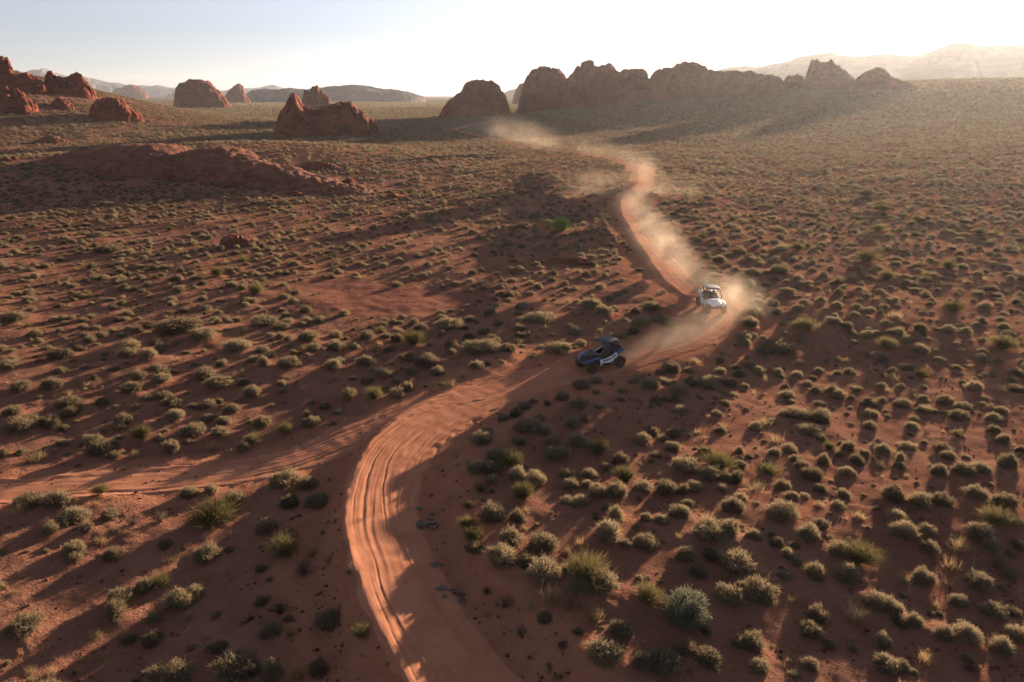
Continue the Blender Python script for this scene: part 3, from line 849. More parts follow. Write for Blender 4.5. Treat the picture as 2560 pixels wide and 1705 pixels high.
def broom_mesh(name, seed, n, mat, hgt=0.62, wd=0.013, tips=2):
    """upright sprays of fine green stems"""
    g = np.random.default_rng(seed)
    d = unit(np.column_stack([g.normal(size=n) * 0.62, g.normal(size=n) * 0.62, 0.30 + g.random(n) * 0.9]))
    lob = 0.85 + 0.35 * n3(d * 2.2, seed)
    Ln = hgt * lob * (0.65 + 0.4 * g.random(n))
    base = g.normal(size=(n, 3)) * np.array([.07, .07, .0]) + np.array([0, 0, 0.02])
    V = [blades(base, d, Ln, wd * np.ones(n), g)]
    for k in range(tips):
        b = base + d * (Ln * (0.5 + 0.45 * g.random(n)))[:, None]
        dr = unit(d + g.normal(size=(n, 3)) * 0.38)
        V.append(blades(b, dr, hgt * 0.34 * (0.5 + g.random(n)), wd * 1.25 * np.ones(n), g))
    V = np.concatenate(V)
    V[:, 2] = np.maximum(V[:, 2], -0.02)
    return tri_mesh(name, V, mat)


def tuft_mesh(name, seed, n, mat, hgt=0.55, wd=0.016):
    g = np.random.default_rng(seed)
    d = unit(np.column_stack([g.normal(size=n) * 0.5, g.normal(size=n) * 0.5, 0.5 + g.random(n)]))
    base = g.normal(size=(n, 3)) * np.array([.13, .13, 0])
    return tri_mesh(name, blades(base, d, hgt * (0.45 + 0.65 * g.random(n)), wd * np.ones(n), g), mat)


def twig_mesh(name, seed, n, mat, hgt=0.5, wd=0.022, spread=0.6):
    """branching bare sticks, each a thin three-sided spike"""
    g = np.random.default_rng(seed)
    V, F = [], []
    def spike(a, dr, L, w_):
        s1 = unit(np.cross(dr, g.normal(size=3)))
        s2 = np.cross(dr, s1)
        k = len(V)
        for ang in (0, 2.1, 4.2):
            V.append(a + (s1 * math.cos(ang) + s2 * math.sin(ang)) * w_)
        V.append(a + dr * L)
        F.extend([(k, k + 1, k + 3), (k + 1, k + 2, k + 3), (k + 2, k, k + 3)])
    for _ in range(n):
        dr = unit(np.array([g.normal() * spread, g.normal() * spread, 0.35 + g.random() * 0.7]))
        a = np.array([g.normal() * .05, g.normal() * .05, 0.0])
        L = hgt * (0.6 + 0.5 * g.random())
        spike(a, dr, L, wd * 0.5)
        for _2 in range(3):
            f = 0.35 + 0.5 * g.random()
            spike(a + dr * L * f, unit(dr + g.normal(size=3) * 0.45), L * 0.45, wd * 0.3)
    me = mesh_np(name, np.array(V), np.array(F))
    me.materials.append(mat)
    return me


FOL = {
    's': [bush_mesh('foliage', 100 + k, 260, 10, .095, .017, M['sage'], hgt=.36 + .05 * (k % 3), flat=1 - .14 * (k % 3), stalk=(0, 50, 130)[k % 3]) for k in range(8)],
    'b': [bush_mesh('foliage', 140 + k, 320, 10, .085, .015, M['blue'], hgt=.52) for k in range(2)],
    'y': [broom_mesh('foliage', 160 + k, 620, M['yellow'], hgt=.56 + .05 * k, wd=.0095) for k in range(3)],
    'g': [broom_mesh('foliage', 170 + k, 420, M['green'], hgt=.62, wd=.02) for k in range(2)],
    'd': [tuft_mesh('blades', 180 + k, 170, M['straw'], hgt=.5 + .1 * k) for k in range(3)],
    'k': [twig_mesh('twigs', 190 + k, 46, M['twig']) for k in range(3)],
}
STEM = [twig_mesh('stems', 200 + k, 14, M['twig'], hgt=.34, wd=.03, spread=.8) for k in range(2)]
KIND = {'s': 'sagebrush', 'b': 'blue_sagebrush', 'y': 'broom_bush', 'g': 'green_bush', 'd': 'dry_grass_tuft', 'k': 'dead_bush'}
CAT = {'s': 'bush', 'b': 'bush', 'y': 'bush', 'g': 'bush', 'd': 'grass tuft', 'k': 'dead bush'}
GRP = {'s': 'grey green sagebrush across the desert', 'b': 'blue green sagebrush', 'y': 'yellow green broom bushes', 'g': 'vivid green bushes', 'd': 'tufts of dry grass', 'k': 'dead twiggy bushes'}
WORD = {'s': 'grey-green sagebrush', 'b': 'blue-green sagebrush', 'y': 'yellow-green broom bush', 'g': 'vivid green bush', 'd': 'dry straw grass tuft', 'k': 'dark dead twiggy bush'}

# ---- scatter of the many small bushes
def scatter(y0, y1, cell, seed, dens=0.75):
    g = np.random.default_rng(seed)
    ny = int((y1 - y0) / cell)
    X, Y = [], []
    for k in range(ny):
        yy = y0 + (k + .5) * cell
        half = 0.80 * yy + 14
        nx_ = int(2 * half / cell)
        X.append(-half + (np.arange(nx_) + 0.5 + (g.random(nx_) - .5) * 2.2 + (k % 2) * .5) * cell)
        Y.append(yy + (g.random(nx_) - .5) * 2.0 * cell)
    X, Y = np.concatenate(X), np.concatenate(Y)
    a = X / Y
    cl = dens + 0.85 * n2(X / 24, Y / 24, 61) + 0.7 * n2(X / 6.0, Y / 6.0, 62) + 0.18 * sm(0.15, 0.6, a)
    cl -= 0.22 * (1 - sm(0.25, 0.75, np.hypot((X + 3) / 30, (Y - 82) / 22)))            # bare patch in the middle distance
    keep_ = g.random(len(X)) < cl
    X, Y = X[keep_], Y[keep_]
    m = slick_at(X, Y)
    keep_ = m < 0.35 * g.random(len(X)) + 0.1
    _s1, _, dd = main.near(X, Y)
    _s2, _, ee = side.near(X, Y)
    keep_ &= (dd > 2.5 + 0.9 * g.random(len(X))) & (ee > 1.9 + 0.6 * g.random(len(X)))
    for (bx, by, lat, vd, l0, l1, dp) in FOOT:
        l = (X - bx) * lat.x + (Y - by) * lat.y
        o = (X - bx) * vd.x + (Y - by) * vd.y
        mid, hl = (l0 + l1) / 2, (l1 - l0) / 2
        keep_ &= ~(((l - mid) / hl) ** 2 + (o / max(dp * .8, .1)) ** 2 < 0.85)
    return X[keep_], Y[keep_], g


PT = []     # x, y, size, prototype
def add_scatter(y0, y1, cell, seed, dens, smin, smax, protos):
    X, Y, g = scatter(y0, y1, cell, seed, dens)
    size = smin + (smax - smin) * g.random(len(X)) ** 2.0
    pk = g.integers(protos[0], protos[1], len(X))
    odd = g.random(len(X))
    if y0 < 300:                                  # other plants grow among the sagebrush: straw tufts, dead bushes, a few brooms
        patch_ = n2(X / 14, Y / 14, 66)
        pk = np.where(odd < 0.13 + 0.15 * patch_, 11 + (odd * 1e4).astype(int) % 2, pk)
        pk = np.where((odd > 0.93) & (odd < 0.975), 14, pk)
        pk = np.where(odd > 0.982 - 0.02 * patch_, 13, pk)
    PT.append(np.column_stack([X, Y, size, pk]))

# the near ground was digitised bush by bush: only beyond it does the scatter stand alone
add_scatter(17, 150, 1.12, 71, 1.0, .28, 1.4, (0, 4))
add_scatter(150, 300, 1.42, 72, 1.0, .45, 1.5, (4, 8))
add_scatter(300, 520, 1.85, 73, .92, .8, 1.8, (8, 11))
add_scatter(520, 900, 3.0, 74, .9, 1.1, 2.4, (8, 11))
add_scatter(900, 1700, 5.2, 75, .9, 2.4, 4.6, (8, 11))
PT = np.concatenate(PT)
hx = np.array([[p[0], p[1], p[2]] for p in plants])
# drop scattered bushes that stand in a digitised one, and, inside the digitised area, most of the rest
nearm = np.nonzero(PT[:, 1] < 150)[0]
D = np.hypot(PT[nearm, 0][:, None] - hx[None, :, 0], PT[nearm, 1][:, None] - hx[None, :, 1]) - 0.5 * hx[None, :, 2] - 0.4 * PT[nearm, 2][:, None]
kill = np.zeros(len(PT), bool)
kill[nearm] = D.min(1) < 0.05
# photo row of each scattered bush; what was digitised completely ends at photo row 1100 (left 1000)
dep_ = PT[:, 1] * math.cos(PITCH) + CAM_H * math.sin(PITCH)
vrow = CY + FPX * (CAM_H * math.cos(PITCH) - PT[:, 1] * math.sin(PITCH)) / dep_
ucol = CX + FPX * PT[:, 0] / dep_
gk = np.random.default_rng(9)
kill |= (vrow > np.where(ucol < 900, 985, 1085)) & (gk.random(len(PT)) < 0.16)
PT = PT[~kill]
# clumps of a few other plants in the middle distance
kindr = gk.random(len(PT))

# the largest of the scattered bushes join the single ones
room = 300 - sum(p[3] == 's' for p in plants)
app = PT[:, 2] / (PT[:, 1] * math.cos(PITCH) + CAM_H * math.sin(PITCH))
ok = (np.abs(PT[:, 0] / (PT[:, 1] * math.cos(PITCH) + CAM_H * math.sin(PITCH))) < 0.74)
ok &= PT[:, 3] < 11
order = np.argsort(-(app * ok))
take = order[:max(room, 0)]
for k in take:
    dpt = PT[k, 1] * math.cos(PITCH) + CAM_H * math.sin(PITCH)
    plants.append([PT[k, 0], PT[k, 1], PT[k, 2], 's', dpt])
PT = np.delete(PT, take, 0)

# ---- single plants: an Empty with foliage and stems; every copy shares the mesh of the first of its shape
zs = H(np.array([p[0] for p in plants]), np.array([p[1] for p in plants]))
mz = np.zeros(len(plants))
for k, p in enumerate(plants):
    for (mx, my, mr, mh) in MOUNDS:
        if abs(mx - p[0]) < 3 and abs(my - p[1]) < 3:
            mz[k] += mh * math.exp(-((p[0] - mx) ** 2 + (p[1] - my) ** 2) / (2 * (mr * 0.62) ** 2))

LAND = []       # landmarks used to say where a plant stands: phrase, x, y
def landmark(phrase, cx_, cy_, crop=None):
    if crop is not None:
        ox, oy, sc_ = CROPS[crop][:3]
        cx_, cy_ = ox + cx_ / sc_, oy + cy_ / sc_
    X, Y = ground_at(cx_, cy_)
    LAND.append((phrase, float(X), float(Y)))
    return len(LAND) - 1
landmark('the large blue-green sagebrush', 1450, 1270, 2)
landmark('the big yellow-green bush left of the track', 1160, 650, 0)
landmark('the vivid green bush', 2070, 295, 4)
landmark('the bright broom on the track bank', 20, 640, 2)
landmark('the long yellow streaked bush', 750, 870, 3)
landmark('the widest bottom-edge bush cluster', 1290, 1490, 0)
landmark('the broom mound over the bank', 790, 1080, 2)
landmark('the feathery straw clump', 1570, 690, 2)
landmark('the lone round bush', 245, 580, 3)
landmark('the black buggy', 1500, 925)
landmark('the white buggy', 1780, 775)
landmark('the fork of the two tracks', 1080, 1050)
landmark('the grey rock by the track', 1062, 1290)
landmark('the bare pinkish rock sheet', 900, 745)
landmark('the side track at the left edge', 140, 1215)
landmark('the paired bushes near the right edge', 1445, 1350, 3)
landmark('the red layered ledge', 590, 612)
landmark('the tall broom right of the white buggy', 790, 1250, 6)
landmark('the dark dead bush on the right', 1470, 1560, 3)
landmark('the far-reaching shadow of the red slab', 300, 560)
landmark('the orange flag of the black buggy', 1600, 830)
landmark('the olive bush far right', 1640, 610, 3)
SPECIAL = {0: ('b', 'largest blue-green sagebrush with a feathery crown, alone in the lower right'), 1: ('y', 'big bright yellow-green bush on bare sand left of the track'),
           2: ('g', 'vivid green bush standing alone among grey scrub'), 3: ('y', 'bright mustard broom bush topping the shaded track bank'),
           4: ('y', 'long low bush streaked yellow along its right side'), 5: ('s', 'widest grey bush cluster along the bottom edge'),
           6: ('y', 'big olive broom mound spilling over the right track bank'), 7: ('d', 'large feathery straw-coloured clump amid lower right sagebrush'),
           8: ('s', 'lone neat rounded sagebrush ringed by bare shaded sand'), 17: ('y', 'tall soft olive broom right of the white buggy'),
           18: ('k', 'dark dead bush by the bottom edge on the right'), 21: ('y', 'olive broom with dry wisps among sagebrush far right')}
lx = np.array([[l[1], l[2]] for l in LAND])
labels = [None] * len(plants)
for li, (kd, text) in SPECIAL.items():
    c = [k for k, p in enumerate(plants) if p[3] == kd and labels[k] is None]
    j = min(c, key=lambda k: (plants[k][0] - lx[li, 0]) ** 2 + (plants[k][1] - lx[li, 1]) ** 2)
    labels[j] = text
    LAND[li] = (LAND[li][0], plants[j][0], plants[j][1])
lx = np.array([[l[1], l[2]] for l in LAND])
ORD = ['nearest', 'second', 'third', 'fourth', 'fifth', 'sixth', 'seventh', 'eighth', 'ninth', 'tenth', 'eleventh', 'twelfth', 'thirteenth', 'fourteenth', 'fifteenth', 'sixteenth', 'seventeenth',
       'eighteenth', 'nineteenth', 'twentieth'] + ['far'] * 200
buckets = {}
for k, p in enumerate(plants):
    if labels[k]:
        continue
    d = np.hypot(lx[:, 0] - p[0], lx[:, 1] - p[1])
    j = int(d.argmin())
    ex, ey = p[0] - lx[j, 0], p[1] - lx[j, 1]
    dirn = ('behind' if ey > 0 else 'in front of') if abs(ey) > abs(ex) else ('right of' if ex > 0 else 'left of')
    size = 'small' if p[2] < 0.75 else ('mid-sized' if p[2] < 1.2 else ('wide' if p[2] < 1.7 else 'very wide'))
    buckets.setdefault((j, dirn, p[3], size), []).append((d[j], k))
for (j, dirn, kd, size), L_ in buckets.items():
    L_.sort()
    for n_, (_, k) in enumerate(L_):
        first = '' if len(L_) == 1 else ORD[n_] + ' '
        labels[k] = f'{first}{size} {WORD[kd]} {dirn} {LAND[j][0]}'

root_z = zs + mz
cnt = 0
for k, p in enumerate(plants):
    g = np.random.default_rng(1000 + k)
    kd = p[3]
    r_ = bpy.data.objects.new(KIND[kd], None)
    r_.empty_display_size = 0.2
    COL.objects.link(r_)
    sz = p[2] * {'s': 1.24, 'b': 1.15, 'y': 1.08, 'g': 1.0, 'd': 1.2, 'k': 1.2}[kd]
    r_.location = (p[0], p[1], root_z[k] - 0.02)
    r_.rotation_euler = (0, 0, g.random() * 6.28)
    r_.scale = (sz, sz * (0.85 + .3 * g.random()), sz * (0.80 + 0.36 * g.random()) * (min(1.0, (1.25 / max(sz, .1)) ** (0.7 if kd in 'sk' else 0.3)) if kd != 'g' else 1.0))
    tag(r_, labels[k], CAT[kd], GRP[kd])
    fm = FOL[kd][int(g.integers(0, len(FOL[kd])))]
    link(fm.name.split('.')[0], fm, None, r_)
    if kd in 'sbyg' and p[2] / p[4] * FPX > 24:
        link('stems', STEM[k % 2], None, r_)

# ---- the mass of scrub beyond: one object, instanced
def proto_obj(name, me):
    o = bpy.data.objects.new(name, me)
    return o
PROTO = [bush_mesh('scrub_near', 300 + k, 170, 8, .11, .021, M['sage'], hgt=.36 + .04 * (k % 2), flat=1 - .12 * (k % 2), stalk=60 * (k % 2)) for k in range(4)]
PROTO += [bush_mesh('scrub_mid', 310 + k, 40, 5, .22, .07, M['sage'], hgt=.42) for k in range(4)]
PROTO += [bush_mesh('scrub_far', 320 + k, 20, 4, .28, .13, M['sage'], hgt=.42) for k in range(3)]
PROTO += [tuft_mesh('grass_near', 330 + k, 46, M['straw'], wd=.03) for k in range(2)]
PROTO += [broom_mesh('broom_near', 340, 90, M['yellow'], wd=.035)]
PROTO += [twig_mesh('dead_near', 345, 30, M['twig'], hgt=.42)]


def instancer(name, pts, zz, protos, label, cat=None):
    """points with size / turn / pick attributes -> geometry-node instances of the prototype meshes"""
    n = len(pts)
    me = bpy.data.meshes.new(name)
    me.vertices.add(n)
    me.vertices.foreach_set('co', np.column_stack([pts[:, 0], pts[:, 1], zz]).astype(np.float32).ravel())
    g = np.random.default_rng(len(name))
    attr(me, 'size', pts[:, 2])
    attr(me, 'turn', g.random(n) * 6.283)
    attr(me, 'tall', 0.8 + 0.4 * g.random(n))
    a = me.attributes.new('pick', 'INT', 'POINT')
    a.data.foreach_set('value', pts[:, 3].astype(np.int32))
    o = link(name, me)
    tr = bpy.data.node_groups.new(name, 'GeometryNodeTree')
    tr.interface.new_socket('Geometry', in_out='INPUT', socket_type='NodeSocketGeometry')
    tr.interface.new_socket('Geometry', in_out='OUTPUT', socket_type='NodeSocketGeometry')
    N = tr.nodes.new
    gi, go = N('NodeGroupInput'), N('NodeGroupOutput')
    gtoi = N('GeometryNodeJoinGeometry')
    for pm in reversed(protos):
        po = bpy.data.objects.new(pm.name, pm)
        oi = N('GeometryNodeObjectInfo')
        oi.inputs['Object'].default_value = po
        oi.inputs['As Instance'].default_value = True
        tr.links.new(oi.outputs['Geometry'], gtoi.inputs[0])
    iop = N('GeometryNodeInstanceOnPoints')
    iop.inputs['Pick Instance'].default_value = True
    tr.links.new(gi.outputs[0], iop.inputs['Points'])
    tr.links.new(gtoi.outputs[0], iop.inputs['Instance'])
    def na(nm, ty='FLOAT'):
        q = N('GeometryNodeInputNamedAttribute')
        q.data_type = ty
        q.inputs['Name'].default_value = nm
        return q.outputs['Attribute']
    tr.links.new(na('pick', 'INT'), iop.inputs['Instance Index'])
    rot = N('ShaderNodeCombineXYZ')
    tr.links.new(na('turn'), rot.inputs[2])
    tr.links.new(rot.outputs[0], iop.inputs['Rotation'])
    sc_ = N('ShaderNodeCombineXYZ')
    mu = N('ShaderNodeMath'); mu.operation = 'MULTIPLY'
    s_ = na('size')
    tr.links.new(s_, mu.inputs[0]); tr.links.new(na('tall'), mu.inputs[1])
    tr.links.new(s_, sc_.inputs[0]); tr.links.new(s_, sc_.inputs[1]); tr.links.new(mu.outputs[0], sc_.inputs[2])
    tr.links.new(sc_.outputs[0], iop.inputs['Scale'])
    tr.links.new(iop.outputs[0], go.inputs[0])
    md = o.modifiers.new('instances', 'NODES')
    md.node_group = tr
    tag(o, label, cat, None, 'stuff')
    return o


zz = H(PT[:, 0], PT[:, 1])
instancer('scrub', PT, zz - 0.03, PROTO, 'dense low grey-green scrub covering the plain to the rocks', 'scrub')

# small dry wisps and seedlings between the bushes, nearer ground only
gq = np.random.default_rng(55)
n = 9000
yy = 18 + 95 * gq.random(n) ** 1.5
xx = (gq.random(n) * 2 - 1) * (0.82 * yy + 8)
a_, _, da = main.near(xx, yy)
b_, _, db = side.near(xx, yy)
k_ = (da > 2.3) & (db > 1.4) & (slick_at(xx, yy) < .3) & (n2(xx / 5, yy / 5, 77) + 0.25 > gq.random(n) - .4)
xx, yy = xx[k_], yy[k_]
W = np.column_stack([xx, yy, 0.12 + 0.34 * gq.random(len(xx)) ** 2.4, gq.choice([11, 12, 0, 1, 13], len(xx), p=[.42, .38, .1, .08, .02])])
instancer('dry_grass', W, H(xx, yy) - 0.01, PROTO, 'thin dry wisps and seedlings between the near bushes', 'dry grass')

# clods and pebbles
n = 14000
yy = 18 + 60 * gq.random(n) ** 1.4
xx = (gq.random(n) * 2 - 1) * (0.82 * yy + 6)
a_, ia, da = main.near(xx, yy)
k_ = (da > 1.9)
xx, yy = xx[k_], yy[k_]
zz = H(xx, yy)
octa = np.array([[1, 0, 0], [0, 1, 0], [-1, 0, 0], [0, -1, 0], [0, 0, .8], [0, 0, -.8]], float)
of = np.array([[0, 1, 4], [1, 2, 4], [2, 3, 4], [3, 0, 4], [1, 0, 5], [2, 1, 5], [3, 2, 5], [0, 3, 5]])
ps = 0.018 + 0.085 * gq.random(len(xx)) ** 4
V = octa[None] * ps[:, None, None] * (0.6 + 0.8 * gq.random((len(xx), 6, 1))) + np.column_stack([xx, yy, zz + ps * .2])[:, None, :]
F = (of[None] + (np.arange(len(xx)) * 6)[:, None, None]).reshape(-1, 3)
pb = link('pebbles', mesh_np('pebbles', V.reshape(-1, 3), F), M['rock'])
tag(pb, 'small red stones and clods strewn over the near sand', 'pebbles', None, 'stuff')

# fallen blocks round the feet of the rocks
V, F = [], []
for (bx, by, lat, vd, l0, l1, dp) in FOOT:
    if math.hypot(bx, by) > 1200 or l1 - l0 > 200:
        continue
    for _ in range(int(14 + (l1 - l0) * .5)):
        an = gq.random() * 6.283
        rr = 1.0 + 0.30 * gq.random() ** 2
        l, o_ = (l0 + l1) / 2 + (l1 - l0) / 2 * math.cos(an) * rr, dp * math.sin(an) * rr
        X, Y = bx + l * lat.x + o_ * vd.x, by + l * lat.y + o_ * vd.y
        sz = (0.25 + 1.5 * gq.random() ** 4) * min(1.0, (l1 - l0) / 30)
        k0 = len(V)
        sc3 = sz * np.array([1.2, .9, .8]) * (0.7 + .6 * gq.random(3))
        for q in octa:
            V.append(q * sc3 * (0.7 + .5 * gq.random()) + np.array([X, Y, 0.15 * sz]))
        F += [tuple(f + k0) for f in of]
V = np.array(V)
V[:, 2] += np.repeat(H(V[::6, 0], V[::6, 1]), 6)
rb = link('rubble', mesh_np('rubble', V, np.array(F)), M['rock'])
tag(rb, 'fallen red blocks scattered round the feet of the rocks', 'rubble', None, 'stuff')

# ------------------------------------------------------------------ grey bedrock showing beside the track
def bedrock(u, v, wpx, hpx, n, label, seed):
    """a few flat tilted slabs of grey stone half buried in the sand"""
    g = np.random.default_rng(seed)
    X, Y = ground_at(u * K, v * K)
    X2, _ = ground_at((u + wpx / 2) * K, v * K)
    _, Y2 = ground_at(u * K, (v - hpx / 2) * K)
    hw_, hh = abs(float(X2 - X)), abs(float(Y2 - Y))
    root = bpy.data.objects.new('grey_bedrock', None)
    COL.objects.link(root)
    root.location = (float(X), float(Y), stand(float(X), float(Y)))
    tag(root, label, 'rock', 'grey bedrock beside the track')
    for k in range(n):
        px_, py_ = (g.random() * 2 - 1) * hw_ * .75, (g.random() * 2 - 1) * hh * .75
        s_ = (0.10 + .24 * g.random()) * hw_ * 1.5
        m = 9
        an = np.linspace(0, 2 * math.pi, m, endpoint=False)
        rr = s_ * (0.45 + .75 * g.random(m))
        ring = np.column_stack([np.cos(an) * rr * 1.25, np.sin(an) * rr * .7])
        th = 0.02 + 0.07 * g.random()
        zb = stand(float(X) + px_, float(Y) + py_) - root.location.z
        V = []
        for f, z in ((1.0, -0.15), (1.0, th * .6), (0.86, th), (0.5, th * 1.15)):
            for q in ring:
                V.append((px_ + q[0] * f, py_ + q[1] * f, zb + z + 0.16 * q[0] * f + 0.03 * g.normal()))
        V.append((px_, py_, zb + th * 1.2))
        Fq = []
        for lv in range(3):
            for i in range(m):
                a, b = lv * m + i, lv * m + (i + 1) % m
                Fq.append((a, b, b + m, a + m))
        for i in range(m):
            Fq.append((3 * m + i, 3 * m + (i + 1) % m, 4 * m))
        me = bpy.data.meshes.new('stone_slab')
        me.from_pydata(V, [], Fq)
        link('stone_slab', me, M['grey_rock'], root)


bedrock(976, 1192, 58, 60, 9, 'bluish grey layered bedrock at the inner side of the track bend', 5)
bedrock(1000, 1300, 46, 26, 4, 'few grey stones in the shade below the bend', 6)
bedrock(1030, 1385, 70, 66, 7, 'broken grey bedrock strip in the shaded sand near the bottom', 7)

# ------------------------------------------------------------------ the two buggies
def pm(name, *a, **k):
    M[name] = plain(name, *a, **k)
pm('black_paint', (0.009, 0.010, 0.012), .5, spec=.2, dust=.12)
pm('blue_paint', (0.022, 0.065, 0.165), .35, spec=.45, dust=.08)
pm('white_paint', (0.72, 0.74, 0.78), .3, spec=.5, dust=.25)
pm('grey_paint', (0.07, 0.075, 0.085), .35, spec=.5, dust=.2)
pm('dark_roof_paint', (0.012, 0.015, 0.021), .5, spec=.2, dust=.08)
pm('silver_paint', (0.42, 0.43, 0.46), .35, spec=.5, dust=.3)
pm('tube_steel', (0.015, 0.015, 0.017), .4, spec=.5, dust=.2)
pm('rubber', (0.022, 0.020, 0.019), .85, spec=.2, dust=.3)
pm('rim_metal', (0.05, 0.05, 0.052), .4, metal=.6, dust=.4)
pm('seat_cloth', (0.03, 0.03, 0.033), .8, dust=.3)
pm('spring', (0.75, 0.76, 0.78), .4, dust=.2)
pm('lamp_lens', (0.82, 0.84, 0.86), .1, spec=.8, dust=.1)
pm('tail_lens', (0.35, 0.01, 0.01), .2, spec=.6, dust=.1)
pm('flag_cloth', (0.95, 0.10, 0.02), .8, dust=.0)
pm('suit', (0.035, 0.037, 0.045), .8, dust=.25)
pm('helmet_shell', (0.05, 0.05, 0.055), .25, spec=.6, dust=.15)
pm('visor', (0.02, 0.02, 0.025), .08, spec=.8, dust=.05)
pm('white_helmet_shell', (0.6, 0.6, 0.6), .25, spec=.6, dust=.15)


class MB:
    def __init__(self):
        self.bm = bmesh.new()

    def loft(self, secs, cap=True):
        rows_ = [[self.bm.verts.new(p) for p in s_] for s_ in secs]
        m = len(rows_[0])
        for a, b in zip(rows_, rows_[1:]):
            for i in range(m):
                self.bm.faces.new((a[i], a[(i + 1) % m], b[(i + 1) % m], b[i]))
        if cap:
            self.bm.faces.new(rows_[0][::-1])
            self.bm.faces.new(rows_[-1])
        return self

    def box(self, c, s_, rot=None):
        V = []
        for dx, dy, dz in ((-1, -1, -1), (1, -1, -1), (1, 1, -1), (-1, 1, -1), (-1, -1, 1), (1, -1, 1), (1, 1, 1), (-1, 1, 1)):
            p = Vector((dx * s_[0] / 2, dy * s_[1] / 2, dz * s_[2] / 2))
            if rot:
                p = rot @ p
            V.append(self.bm.verts.new(p + Vector(c)))
        for f in ((0, 3, 2, 1), (4, 5, 6, 7), (0, 1, 5, 4), (1, 2, 6, 5), (2, 3, 7, 6), (3, 0, 4, 7)):
            self.bm.faces.new([V[i] for i in f])
        return self

    def plate(self, pts, y0, y1):
        """outline in x, z pushed from y0 to y1 (each a number or one per point)"""
        f = lambda y, i: y[i] if hasattr(y, '__len__') else y
        return self.loft([[(p[0], f(y0, i), p[1]) for i, p in enumerate(pts)], [(p[0], f(y1, i), p[1]) for i, p in enumerate(pts)]])

    def tube(self, pts, r, n=7):
        pts = [Vector(p) for p in pts]
        secs = []
        for i, p in enumerate(pts):
            d = (pts[min(i + 1, len(pts) - 1)] - pts[max(i - 1, 0)]).normalized()
            u = d.cross(Vector((0.13, 0.21, 1))).normalized()
            v = d.cross(u)
            secs.append([p + (u * math.cos(a) + v * math.sin(a)) * r for a in [2 * math.pi * k / n for k in range(n)]])
        return self.loft(secs)

    def lathe_y(self, prof, c, n=28):
        """profile of (radius, y) turned round the y axis at c"""
        secs = []
        for k in range(n):
            a = 2 * math.pi * k / n
            secs.append([(c[0] + r * math.cos(a), c[1] + y, c[2] + r * math.sin(a)) for r, y in prof])
        rows_ = [[self.bm.verts.new(p) for p in s_] for s_ in secs]
        m = len(prof)
        for k in range(n):
            a, b = rows_[k], rows_[(k + 1) % n]
            for i in range(m - 1):
                self.bm.faces.new((a[i], a[i + 1], b[i + 1], b[i]))
        return self

    def build(self, name, mat, parent, bevel=0, smooth=False):
        bmesh.ops.recalc_face_normals(self.bm, faces=self.bm.faces)
        if smooth:
            for f in self.bm.faces:
                f.smooth = True
        me = bpy.data.meshes.new(name)
        self.bm.to_mesh(me)
        self.bm.free()
        o = link(name, me, mat, parent)
        if bevel:
            b = o.modifiers.new('bevel', 'BEVEL')
            b.width, b.segments, b.limit_method = bevel, 2, 'ANGLE'
        return o


